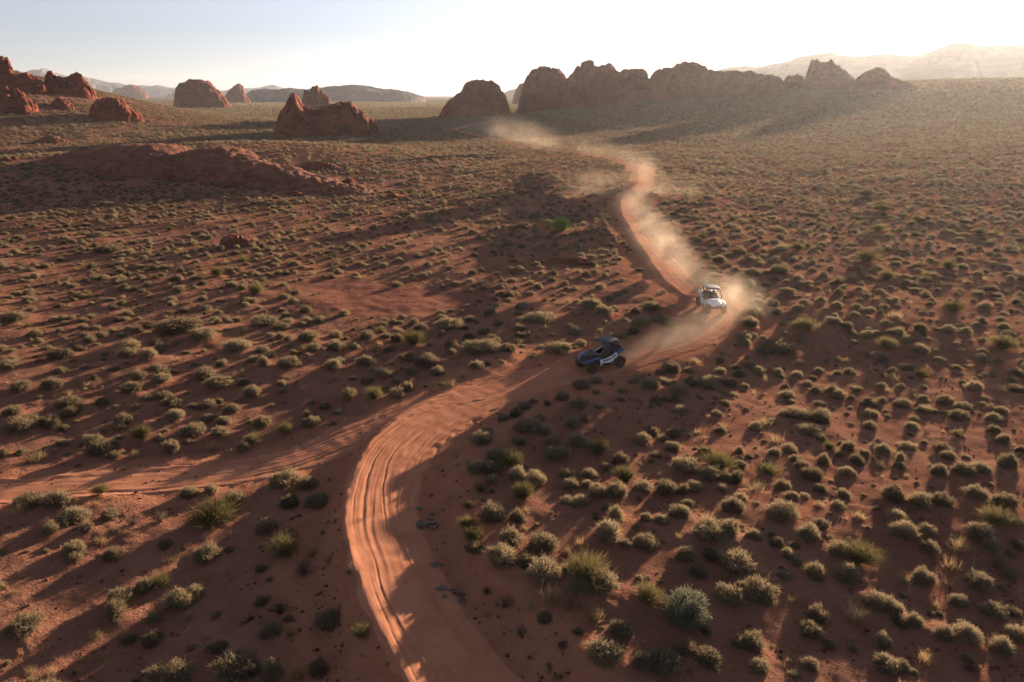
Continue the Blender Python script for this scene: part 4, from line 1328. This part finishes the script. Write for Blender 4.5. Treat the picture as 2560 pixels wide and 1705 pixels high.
def make_buggy(label, hood_c, fend_c, door_c, roof_c, trim_c, steer=0.0, flag_lean=(0, 0)):
    root = bpy.data.objects.new('off_road_buggy', None)
    COL.objects.link(root)
    tag(root, label, 'off-road buggy', 'two buggies driving along the track')
    P = root
    m = MB().box((0, 0, .44), (1.95, 1.02, .08)).box((.95, 0, .5), (.5, .7, .22)).box((-.9, 0, .52), (.5, .72, .28))
    for sgn in (1, -1):
        m.tube([(.75, sgn * .56, .44), (-.7, sgn * .6, .44)], .045)
    m.build('chassis', M['tube_steel'], P, .015)
    MB().box((-.98, 0, .74), (.62, .62, .42)).box((-.8, .1, .98), (.3, .4, .12)).build('engine', M['tube_steel'], P, .03)
    # hood
    def sec(x, hw, lo, mid, top, k=.62):
        return [(x, -hw, lo), (x, -hw, mid), (x, -hw * k, top), (x, hw * k, top), (x, hw, mid), (x, hw, lo)]
    MB().loft([sec(.42, .60, .62, 1.03, 1.12), sec(.75, .55, .62, 1.01, 1.10), sec(1.1, .46, .60, .95, 1.03), sec(1.4, .37, .60, .84, .91), sec(1.52, .31, .62, .76, .82)]).build('hood', M[hood_c], P, .02)
    MB().loft([sec(.80, .30, 1.06, 1.085, 1.125), sec(1.05, .27, 1.0, 1.03, 1.075), sec(1.3, .22, .9, .95, .985)]).build('hood_scoop', M[trim_c], P, .015)
    MB().box((1.54, 0, .66), (.05, .46, .17)).box((1.52, 0, .53), (.06, .5, .05)).build('grille', M['tube_steel'], P, .01)
    for sgn in (1, -1):
        fo = MB().loft([[(x, sgn * a, z), (x, sgn * b, z2), (x, sgn * b, z2 - .055), (x, sgn * a, z - .05)] for x, a, b, z, z2 in
                        ((.52, .62, .76, 1.04, .94), (.70, .60, .80, 1.05, .98), (.95, .56, .80, 1.0, .96), (1.25, .48, .72, .93, .89), (1.48, .39, .56, .85, .80), (1.60, .33, .42, .77, .73))])
        fo.build('front_fender', M[fend_c], P, .012)
        hl = MB().loft([[(1.44, sgn * .33, .76), (1.44, sgn * .54, .80), (1.44, sgn * .54, .72), (1.44, sgn * .33, .67)], [(1.585, sgn * .30, .73), (1.52, sgn * .50, .775), (1.52, sgn * .48, .715), (1.585, sgn * .30, .665)]])
        hl.build('headlight', M['lamp_lens'], P, .008)
        # side panels
        d = MB().plate([(.56, .86), (.50, .60), (-.30, .52), (-.62, .74), (-.86, 1.06), (-.74, 1.16), (-.30, .97), (.18, .86)], [sgn * .70] * 8, [sgn * .745, sgn * .745, sgn * .765, sgn * .77, sgn * .76, sgn * .76, sgn * .77, sgn * .76])
        door = d.build('door', M[door_c], P, .012)
        MB().plate([(.55, .85), (.49, .61), (-.30, .53), (-.61, .75), (-.84, 1.05), (-.74, 1.14), (-.30, .96), (.18, .85)], sgn * .675, sgn * .697).build('door_liner', M['black_paint'], door)
        g = MB()
        for (x, z, l, ti) in ((.28, .76, .20, .5), (.05, .78, .16, .7), (-.16, .82, .18, .5), (-.40, .90, .16, .9), (-.55, .98, .15, .9)):
            g.plate([(x - l / 2, z - l * ti * .3 - .02), (x + l / 2, z - l * ti * .1 - .03), (x + l / 2 - .05, z + .03 + l * .1), (x - l / 2 - .04, z + .02 + l * ti * .1)], sgn * .755, sgn * .782)
        g.build('door_graphic', M['black_paint'], door)
        MB().plate([(.52, .60), (.36, .44), (-.28, .40), (-.44, .66), (-.30, .54)], sgn * .64, sgn * .74).build('rocker_panel', M['black_paint'], P, .01)
        MB().plate([(.60, .84), (.50, .88), (.42, .62), (.50, .42)], sgn * .68, sgn * .79).build('wheel_arch_guard', M[door_c], P, .01)
        MB().plate([(-.70, 1.12), (-1.30, 1.34), (-1.52, 1.30), (-1.36, 1.18), (-.86, 1.02)], [sgn * .60] * 5, [sgn * .76, sgn * .74, sgn * .66, sgn * .72, sgn * .77]).build('rear_fender', M[fend_c], P, .012)
        MB().box((-1.5, sgn * .52, 1.22), (.05, .18, .07)).build('tail_light', M['tail_lens'], P, .01)
        # seats
        st = MB().box((-.28, sgn * .29, .66), (.5, .46, .16)).box((-.56, sgn * .29, .96), (.13, .42, .52), Matrix.Rotation(-.22, 3, 'Y')).box((-.62, sgn * .29, 1.28), (.10, .22, .14))
        st.build('seat', M['seat_cloth'], P, .05)
        # suspension
        su = MB()
        for (x0, x1) in ((1.05, 1.18), (.85, 1.14)):
            su.tube([(x0, sgn * .3, .46), (x1, sgn * .58, .40)], .025)
            su.tube([(x0, sgn * .3, .60), (x1, sgn * .58, .50)], .02)
        su.tube([(-.45, sgn * .5, .46), (-1.12, sgn * .58, .42)], .045)
        su.tube([(-1.1, sgn * .2, .52), (-1.16, sgn * .58, .46)], .022)
        su.build('suspension_arm', M['silver_paint'], P)
        for (a, b, rr) in (((1.02, sgn * .36, .92), (1.12, sgn * .52, .46), .055), ((-.84, sgn * .48, 1.1), (-1.02, sgn * .54, .46), .06)):
            sh = MB().tube([a, b], rr * .5)
            n_ = 9
            for q in range(n_):
                f0 = .12 + .66 * q / n_
                pa, pb_ = Vector(a).lerp(Vector(b), f0), Vector(a).lerp(Vector(b), f0 + .035)
                sh.tube([pa, pb_], rr, 10)
            sh.build('shock_absorber', M['spring'], P)
    MB().box((-1.16, 0, 1.10), (.66, 1.08, .08)).box((-1.47, 0, 1.18), (.06, 1.06, .16)).box((-1.16, .52, 1.17), (.62, .05, .12)).box((-1.16, -.52, 1.17), (.62, .05, .12)).build('cargo_bed', M['black_paint'], P, .015)
    MB().loft([[(.30, -.58, .86), (.30, .58, .86), (.30, .58, 1.08), (.30, -.58, 1.08)], [(.48, -.58, .80), (.48, .58, .80), (.48, .56, 1.13), (.48, -.56, 1.13)]]).build('dashboard', M['black_paint'], P, .02)
    sw = MB()
    cen, ax = Vector((.06, .29, 1.02)), Vector((-.75, 0, .66)).normalized()
    u, v = ax.cross(Vector((0, 1, 0))).normalized(), Vector((0, 1, 0))
    ring = [cen + (u * math.cos(a) + v * math.sin(a)) * .17 for a in np.linspace(0, 2 * math.pi, 17)]
    sw.tube(ring, .016, 6)
    sw.tube([cen, cen - ax * .28], .02, 6)
    for a in (0, 2.1, 4.2):
        sw.tube([cen, cen + (u * math.cos(a) + v * math.sin(a)) * .16], .013, 5)
    sw.build('steering_wheel', M['black_paint'], P)
    # cage
    cg = MB()
    r_ = .03
    for sgn in (1, -1):
        cg.tube([(.50, sgn * .64, 1.06), (.30, sgn * .63, 1.36), (.04, sgn * .56, 1.76), (-.06, sgn * .54, 1.82), (-.78, sgn * .52, 1.86), (-.90, sgn * .52, 1.82), (-1.26, sgn * .52, 1.30), (-1.40, sgn * .5, 1.14)], r_)
        cg.tube([(-.80, sgn * .53, 1.85), (-.66, sgn * .62, 1.5), (-.62, sgn * .64, 1.0), (-.6, sgn * .62, .5)], r_)
        cg.tube([(.52, sgn * .66, .90), (.1, sgn * .73, 1.02), (-.62, sgn * .70, 1.24), (-1.0, sgn * .58, 1.5)], .022)
    for x, yv, z in ((.5, .64, 1.08), (-.06, .54, 1.82), (-.8, .53, 1.85), (-1.26, .52, 1.30), (-.62, .64, 1.22)):
        cg.tube([(x, -yv, z), (x, yv, z)], r_ * .9)
    cg.tube([(-.8, -.53, 1.85), (-1.26, .52, 1.30)], .02)
    cg.tube([(-.8, .53, 1.85), (-1.26, -.52, 1.30)], .02)
    cg.build('roll_cage', M['tube_steel'], P, smooth=True)
    def rsec(x, hw, z, t=.045, cr=.035):
        return [(x, -hw, z), (x, -hw * .6, z + cr * .8), (x, 0, z + cr), (x, hw * .6, z + cr * .8), (x, hw, z), (x, hw * .97, z - t), (x, 0, z - t + cr), (x, -hw * .97, z - t)]
    MB().loft([rsec(.16, .50, 1.83), rsec(.08, .57, 1.875), rsec(-.25, .61, 1.90), rsec(-.65, .62, 1.91), rsec(-.92, .58, 1.915), rsec(-1.02, .50, 1.90)]).build('roof', M[roof_c], P, .012)
    MB().tube([(1.56, -.34, .5), (1.66, -.30, .62), (1.64, -.24, .78)], .022).tube([(1.56, .34, .5), (1.66, .30, .62), (1.64, .24, .78)], .022).tube([(1.66, -.30, .62), (1.66, .30, .62)], .022).tube([(1.64, -.24, .78), (1.64, .24, .78)], .022).build('front_bumper', M['tube_steel'], P)
    # wheels
    for (x, sgn) in ((1.15, 1), (1.15, -1), (-1.15, 1), (-1.15, -1)):
        wr = .395
        wy = .68
        hub = bpy.data.objects.new('wheel', None)
        hm_ = MB().lathe_y([(.0, .06), (.07, .06), (.085, .03), (.085, -.1), (.0, -.1)], (0, 0, 0), 12)
        bmesh.ops.recalc_face_normals(hm_.bm, faces=hm_.bm.faces)
        me = bpy.data.meshes.new('wheel')
        hm_.bm.to_mesh(me)
        hm_.bm.free()
        wh = link('wheel', me, M['rim_metal'], P)
        wh.location = (x, sgn * wy, wr)
        wh.rotation_euler = (0, 0, (0 if sgn > 0 else math.pi) + (steer if x > 0 else 0))
        t = MB().lathe_y([(.19, -.11), (.24, -.135), (.335, -.145), (.372, -.125), (.380, -.06), (.382, 0), (.380, .06), (.372, .125), (.335, .145), (.24, .135), (.19, .11)], (0, 0, 0), 32)
        for k in range(20):
            a = 2 * math.pi * k / 20
            for off, yy_ in ((0, -.085), (.5, .085), (.25, 0)):
                aa = a + off * 2 * math.pi / 20
                rot = Matrix.Rotation(-aa, 3, 'Y')
                t.box(rot @ Vector((.386, yy_, 0)), (.03, .075, .055), rot)
        t.build('tyre', M['rubber'], wh, smooth=False)
        rm = MB().lathe_y([(.195, -.11), (.185, -.09), (.185, .06), (.205, .115), (.195, .12), (.17, .07), (.17, -.11)], (0, 0, 0), 24)
        for k in range(6):
            a = 2 * math.pi * k / 6
            rot = Matrix.Rotation(-a, 3, 'Y')
            rm.box(rot @ Vector((.125, .055, 0)), (.12, .03, .05), rot)
        rm.build('rim', M['rim_metal'], wh)
    # whip aerial with its safety flag
    top = Vector((-1.38 + flag_lean[0], -.45 + flag_lean[1], 3.35))
    base = Vector((-1.38, -.45, 1.2))
    pole = MB().tube([base, base.lerp(top, .5) + Vector((.03, 0, .03)), top], .005, 5).build('flag_pole', M['tube_steel'], P)
    f = MB()
    n_ = 6
    secs = []
    for q in range(n_ + 1):
        s_ = q / n_
        hgt_ = .24 * (1 - .55 * s_)
        wv = .03 * math.sin(s_ * 6)
        c = top + Vector((-.34 * s_, wv, -.13))
        secs.append([c + Vector((0, -.004, hgt_ / 2)), c + Vector((0, .004, hgt_ / 2)), c + Vector((0, .004, -hgt_ / 2)), c + Vector((0, -.004, -hgt_ / 2))])
    f.loft(secs).build('flag', M['flag_cloth'], pole)
    return root


def make_driver(parent_mat, yaw_root, label, shell):
    """a seated driver: one skinned body with helmet, hands on the wheel"""
    J = [(-.36, .29, .84), (-.42, .29, 1.02), (-.45, .29, 1.22), (-.44, .29, 1.34), (-.40, .29, 1.46),
         (-.42, .47, 1.28), (-.22, .50, 1.06), (.02, .43, 1.06), (-.42, .11, 1.28), (-.22, .08, 1.06), (.02, .15, 1.06),
         (-.34, .38, .82), (.08, .40, .86), (.34, .39, .58), (.45, .39, .60), (-.34, .20, .82), (.08, .18, .86), (.34, .19, .58), (.45, .19, .60),
         (.075, .41, 1.08), (.075, .17, 1.08)]
    E = [(0, 1), (1, 2), (2, 3), (3, 4), (2, 5), (5, 6), (6, 7), (7, 19), (2, 8), (8, 9), (9, 10), (10, 20), (0, 11), (11, 12), (12, 13), (13, 14), (0, 15), (15, 16), (16, 17), (17, 18)]
    rad = [.15, .15, .16, .065, .085, .075, .05, .04, .075, .05, .04, .095, .075, .055, .045, .095, .075, .055, .045, .045, .045]
    me = bpy.data.meshes.new('person')
    me.from_pydata(J, E, [])
    o = link('person', me, M['suit'])
    sk = o.modifiers.new('skin', 'SKIN')
    for k, v in enumerate(me.skin_vertices[0].data):
        v.radius = (rad[k], rad[k])
        v.use_root = (k == 0)
    su = o.modifiers.new('smooth', 'SUBSURF')
    su.levels = su.render_levels = 2
    tag(o, label, 'person', 'drivers of the buggies')
    h = MB()
    n_, m_ = 14, 9
    cen = Vector((-.38, .29, 1.50))
    secs = []
    for i in range(m_):
        th = math.pi * (0.04 + .80 * i / (m_ - 1))
        secs.append([cen + Vector((.155 * math.sin(th) * math.cos(a), .13 * math.sin(th) * math.sin(a), .145 * math.cos(th))) for a in [2 * math.pi * k / n_ for k in range(n_)]])
    h.loft(secs)
    h.loft([[cen + Vector((.10, y, -.12)), cen + Vector((.19, y * .6, -.11)), cen + Vector((.18, y * .6, -.05)), cen + Vector((.10, y, -.04))] for y in (-.09, .09)])
    hel = h.build('helmet', M[shell], o, smooth=True)
    vz = MB()
    vz.loft([[cen + Vector((.158 * math.cos(a) * f, .134 * math.sin(a) * f, z)) for f, z in ((1.02, .035), (1.03, -.03), (.96, -.03), (.95, .035))] for a in np.linspace(-1.0, 1.0, 8)])
    vz.build('visor', M['visor'], hel)
    return o


def place(root, people, u, v, ahead, tilt=(0, 0)):
    """put a vehicle on the track at a photo point, facing along a world direction"""
    X, Y = ground_at(u, v, lambda x, y: h_large(x, y))
    X, Y = float(X), float(Y)
    yaw = math.atan2(ahead[1], ahead[0])
    c, s_ = math.cos(yaw), math.sin(yaw)
    # height and lean from the four wheel contacts
    zz_ = []
    for lx_, ly in ((1.27, .75), (1.27, -.75), (-1.27, .75), (-1.27, -.75)):
        zz_.append(stand(X + c * lx_ - s_ * ly, Y + s_ * lx_ + c * ly))
    z = float(np.mean(zz_))
    pitch = -math.atan2((zz_[0] + zz_[1] - zz_[2] - zz_[3]) / 2, 2.53) + tilt[0]
    roll = math.atan2((zz_[0] + zz_[2] - zz_[1] - zz_[3]) / 2, 1.5) + tilt[1]
    for o in [root] + people:
        o.scale = (1.1, 1.1, 1.1)
        o.location = (X, Y, z + 0.0)
        o.rotation_euler = (roll, pitch, yaw)
    return X, Y


def track_dir(x, y):
    s, i, d = main.near(np.array([x]), np.array([y]))
    return -main.T[i[0]], i[0]            # the buggies come towards the camera, against the sense the track was drawn


V1 = make_buggy('black off-road buggy with blue hood edges and white side panels, nearest the fork', 'black_paint', 'blue_paint', 'white_paint', 'dark_roof_paint', 'black_paint', steer=.12)
D1 = make_driver(None, None, 'helmeted driver in dark clothes inside the black buggy', 'helmet_shell')
x_, y_ = ground_at(1500, 916)
dv, i_v1 = track_dir(float(x_), float(y_))
B1 = place(V1, [D1], 1500, 916, dv)
V2 = make_buggy('white off-road buggy with grey roof, coming head-on out of the dust', 'white_paint', 'white_paint', 'white_paint', 'grey_paint', 'white_paint', steer=-.1)
D2 = make_driver(None, None, 'helmeted driver in dark clothes inside the white buggy', 'white_helmet_shell')
B2 = place(V2, [D2], 1776, 775, (0.10, -1.0))

# ------------------------------------------------------------------ dust raised by the buggies: real volumes
def dust(name, pts, lo, hi, res, label, dens, nscale, seed):
    """pts: x, y, z, radius, strength along the spine of the cloud; density falls off from the spine and is torn by noise"""
    P = np.array(pts)
    me = bpy.data.meshes.new(name)
    me.vertices.add(len(P))
    me.vertices.foreach_set('co', P[:, :3].astype(np.float32).ravel())
    attr(me, 'rad', P[:, 3])
    attr(me, 'amp', P[:, 4])
    o = link(name, me)
    tr = bpy.data.node_groups.new(name, 'GeometryNodeTree')
    tr.interface.new_socket('Geometry', in_out='INPUT', socket_type='NodeSocketGeometry')
    tr.interface.new_socket('Geometry', in_out='OUTPUT', socket_type='NodeSocketGeometry')
    N, Lk = tr.nodes.new, tr.links.new
    gi, go = N('NodeGroupInput'), N('NodeGroupOutput')
    pos = N('GeometryNodeInputPosition')
    sn = N('GeometryNodeSampleNearest')
    Lk(gi.outputs[0], sn.inputs['Geometry'])
    def samp(field, ty):
        s_ = N('GeometryNodeSampleIndex')
        s_.data_type = ty
        Lk(gi.outputs[0], s_.inputs['Geometry'])
        Lk(field, s_.inputs['Value'])
        Lk(sn.outputs[0], s_.inputs['Index'])
        return s_.outputs[0]
    def na(nm):
        q = N('GeometryNodeInputNamedAttribute')
        q.inputs['Name'].default_value = nm
        return q.outputs['Attribute']
    def mth(op, a, b=0.0, c=None, clamp=False):
        q = N('ShaderNodeMath')
        q.operation, q.use_clamp = op, clamp
        for k_, v_ in enumerate((a, b, c)):
            if v_ is None:
                continue
            if hasattr(v_, 'is_output'):
                Lk(v_, q.inputs[k_])
            else:
                q.inputs[k_].default_value = v_
        return q.outputs[0]
    sp = samp(N('GeometryNodeInputPosition').outputs[0], 'FLOAT_VECTOR')
    rad, amp = samp(na('rad'), 'FLOAT'), samp(na('amp'), 'FLOAT')
    sub = N('ShaderNodeVectorMath'); sub.operation = 'SUBTRACT'
    Lk(pos.outputs[0], sub.inputs[0]); Lk(sp, sub.inputs[1])
    sc_ = N('ShaderNodeVectorMath'); sc_.operation = 'MULTIPLY'
    Lk(sub.outputs[0], sc_.inputs[0]); sc_.inputs[1].default_value = (1, 1, 1.35)
    ln = N('ShaderNodeVectorMath'); ln.operation = 'LENGTH'
    Lk(sc_.outputs[0], ln.inputs[0])
    fall = mth('SUBTRACT', 1.0, mth('DIVIDE', ln.outputs['Value'], rad), clamp=True)
    fall = mth('POWER', fall, 1.25)
    def noise(s_, d_, off):
        q = N('ShaderNodeTexNoise')
        ad = N('ShaderNodeVectorMath'); ad.operation = 'ADD'
        Lk(pos.outputs[0], ad.inputs[0]); ad.inputs[1].default_value = (off, off * 2, off * 3)
        Lk(ad.outputs[0], q.inputs['Vector'])
        q.inputs['Scale'].default_value = s_
        q.inputs['Detail'].default_value = d_
        q.inputs['Roughness'].default_value = .6
        return q.outputs[0]
    n_a = mth('MULTIPLY', mth('SUBTRACT', noise(nscale, 6, seed), 0.34), 3.0, clamp=True)
    n_b = mth('ADD', mth('MULTIPLY', mth('SUBTRACT', noise(nscale * .3, 2, seed + 5), 0.38), 3.2, clamp=True), 0.34)
    den = mth('MULTIPLY', mth('MULTIPLY', fall, amp), mth('MULTIPLY', n_a, n_b))
    den = mth('MULTIPLY', den, dens)
    vc = N('GeometryNodeVolumeCube')
    Lk(den, vc.inputs['Density'])
    vc.inputs['Min'].default_value, vc.inputs['Max'].default_value = lo, hi
    for ax, r__ in zip('XYZ', res):
        vc.inputs['Resolution ' + ax].default_value = r__
    smat = N('GeometryNodeSetMaterial')
    smat.inputs['Material'].default_value = M['dust']
    Lk(vc.outputs[0], smat.inputs[0])
    Lk(smat.outputs[0], go.inputs[0])
    md = o.modifiers.new('volume', 'NODES')
    md.node_group = tr
    me.materials.append(M['dust'])
    tag(o, label, 'dust cloud', None, 'stuff')
    return o


t = NT('dust')
pv = t.n('ShaderNodeVolumePrincipled')
pv.inputs['Color'].default_value = (0.93, 0.76, 0.59, 1)
pv.inputs['Density'].default_value = 1.0
pv.inputs['Anisotropy'].default_value = 0.45
t.t.links.new(pv.outputs[0], t.out.inputs['Volume'])
M['dust'] = t.m


def along(i0, i1, step, rad, amp, lift, drift=(0, 0)):
    out = []
    n_ = max(2, int(abs(i1 - i0) * 0.25 / step))
    for q, i in enumerate(np.linspace(i0, i1, n_).astype(int)):
        f = q / (n_ - 1)
        x, y = main.C[i, 0], main.C[i, 1]
        fr = (lambda a: a(f) if callable(a) else a)
        x += fr(drift[0]) if callable(drift[0]) else drift[0]
        y += fr(drift[1]) if callable(drift[1]) else drift[1]
        out.append((x, y, stand(x, y) + fr(lift), fr(rad), fr(amp)))
    return out


def idx_of(u, v):
    x, y = ground_at(u * K, v * K)
    s, i, d = main.near(np.array([float(x)]), np.array([float(y)]))
    return int(i[0])


i1_, i2_ = idx_of(1425, 832), idx_of(1668, 732)
SP = along(i1_, i2_, .6, lambda f: 1.5 + 2.0 * f, lambda f: .8 + 0.7 * f, lambda f: .3 + .5 * f)
SP += along(i2_, idx_of(1640, 700), .5, 3.4, 1.0, .9, (1.6, .8))
i3_ = idx_of(1600, 672)
SP2 = along(i3_, idx_of(1480, 540), .8, lambda f: 3.2 + 1.2 * f, lambda f: 1.05 - .25 * f, lambda f: .9 + .4 * f, (.4, 0))
SP2 += along(idx_of(1480, 540), idx_of(1448, 460), 1.0, lambda f: 4.0, lambda f: .65 - .3 * f, 1.0, (.6, 0))
x_, y_ = ground_at(1395 * K, 448 * K)
for q in range(14):
    SP2.append((float(x_) - 6 + q * 1.4, float(y_) + 3 - .8 * q, stand(float(x_), float(y_)) + 1.5, 6.5, .38))
SP3 = along(idx_of(1482, 425), idx_of(1230, 341), 1.2, lambda f: 5 + 3 * f, lambda f: .5 - .1 * f, lambda f: 1.4)
SP3 += along(idx_of(1230, 341), idx_of(1062, 302), 1.5, lambda f: 9 + 7 * f, lambda f: .42 - .2 * f, lambda f: 2.5 + 1.5 * f, (4, 4))


def bounds(S, pad):
    A = np.array(S)
    return A[:, :3].min(0) - A[:, 3].max() * pad, A[:, :3].max(0) + A[:, 3].max() * pad


for nm, S, vox, lab, dn, ns in (('dust_cloud', SP, .22, 'pale dust swirling between the two buggies at the bend', 0.085, .6),
                                ('dust_cloud', SP2, .34, 'dust trail hanging behind the white buggy', 0.07, .42),
                                ('dust_cloud', SP3, .8, 'thin old dust drifting over the far end of the track', 0.032, .2)):
    lo, hi = bounds(S, 1.0)
    lo[2] = max(lo[2], np.array(S)[:, 2].min() - 2.5)
    res = [int(min(360, max(24, q))) for q in (hi - lo) / vox]
    dust(nm, S, tuple(lo), tuple(hi), res, lab, dn, ns, len(S))

# ------------------------------------------------------------------ the air: one closed box of even haze
t = NT('haze')
pv = t.n('ShaderNodeVolumePrincipled')
pv.inputs['Color'].default_value = HAZE_COL
pv.inputs['Density'].default_value = HAZE_DENSITY
pv.inputs['Anisotropy'].default_value = HAZE_G
t.t.links.new(pv.outputs[0], t.out.inputs['Volume'])
zmin = float(min(gz.min(), -2)) - 40
zmax = max(max((o.matrix_world.translation.z if o.type == 'EMPTY' else max((o.matrix_basis @ Vector(c)).z for c in o.bound_box)) for o in COL.objects if o.name.split('.')[0] in ('hills', 'mountain', 'distant_hills', 'red_rock')), CAM_H) + 5
hb = bmesh.new()
bmesh.ops.create_cube(hb, size=1.0)
for v in hb.verts:
    v.co = Vector((v.co.x * 42000, 6900 / 2 - 250 + v.co.y * 8400, zmin + (v.co.z + .5) * (zmax - zmin)))
me = bpy.data.meshes.new('haze')
hb.to_mesh(me)
hb.free()
hz = link('haze', me, t.m)
tag(hz, 'thin warm desert haze filling the whole valley', 'haze', None, 'stuff')
print('plants', len(plants), 'scatter', len(PT), 'zmax', zmax, 'zmin', zmin, 'labels unique', len(set(labels)))
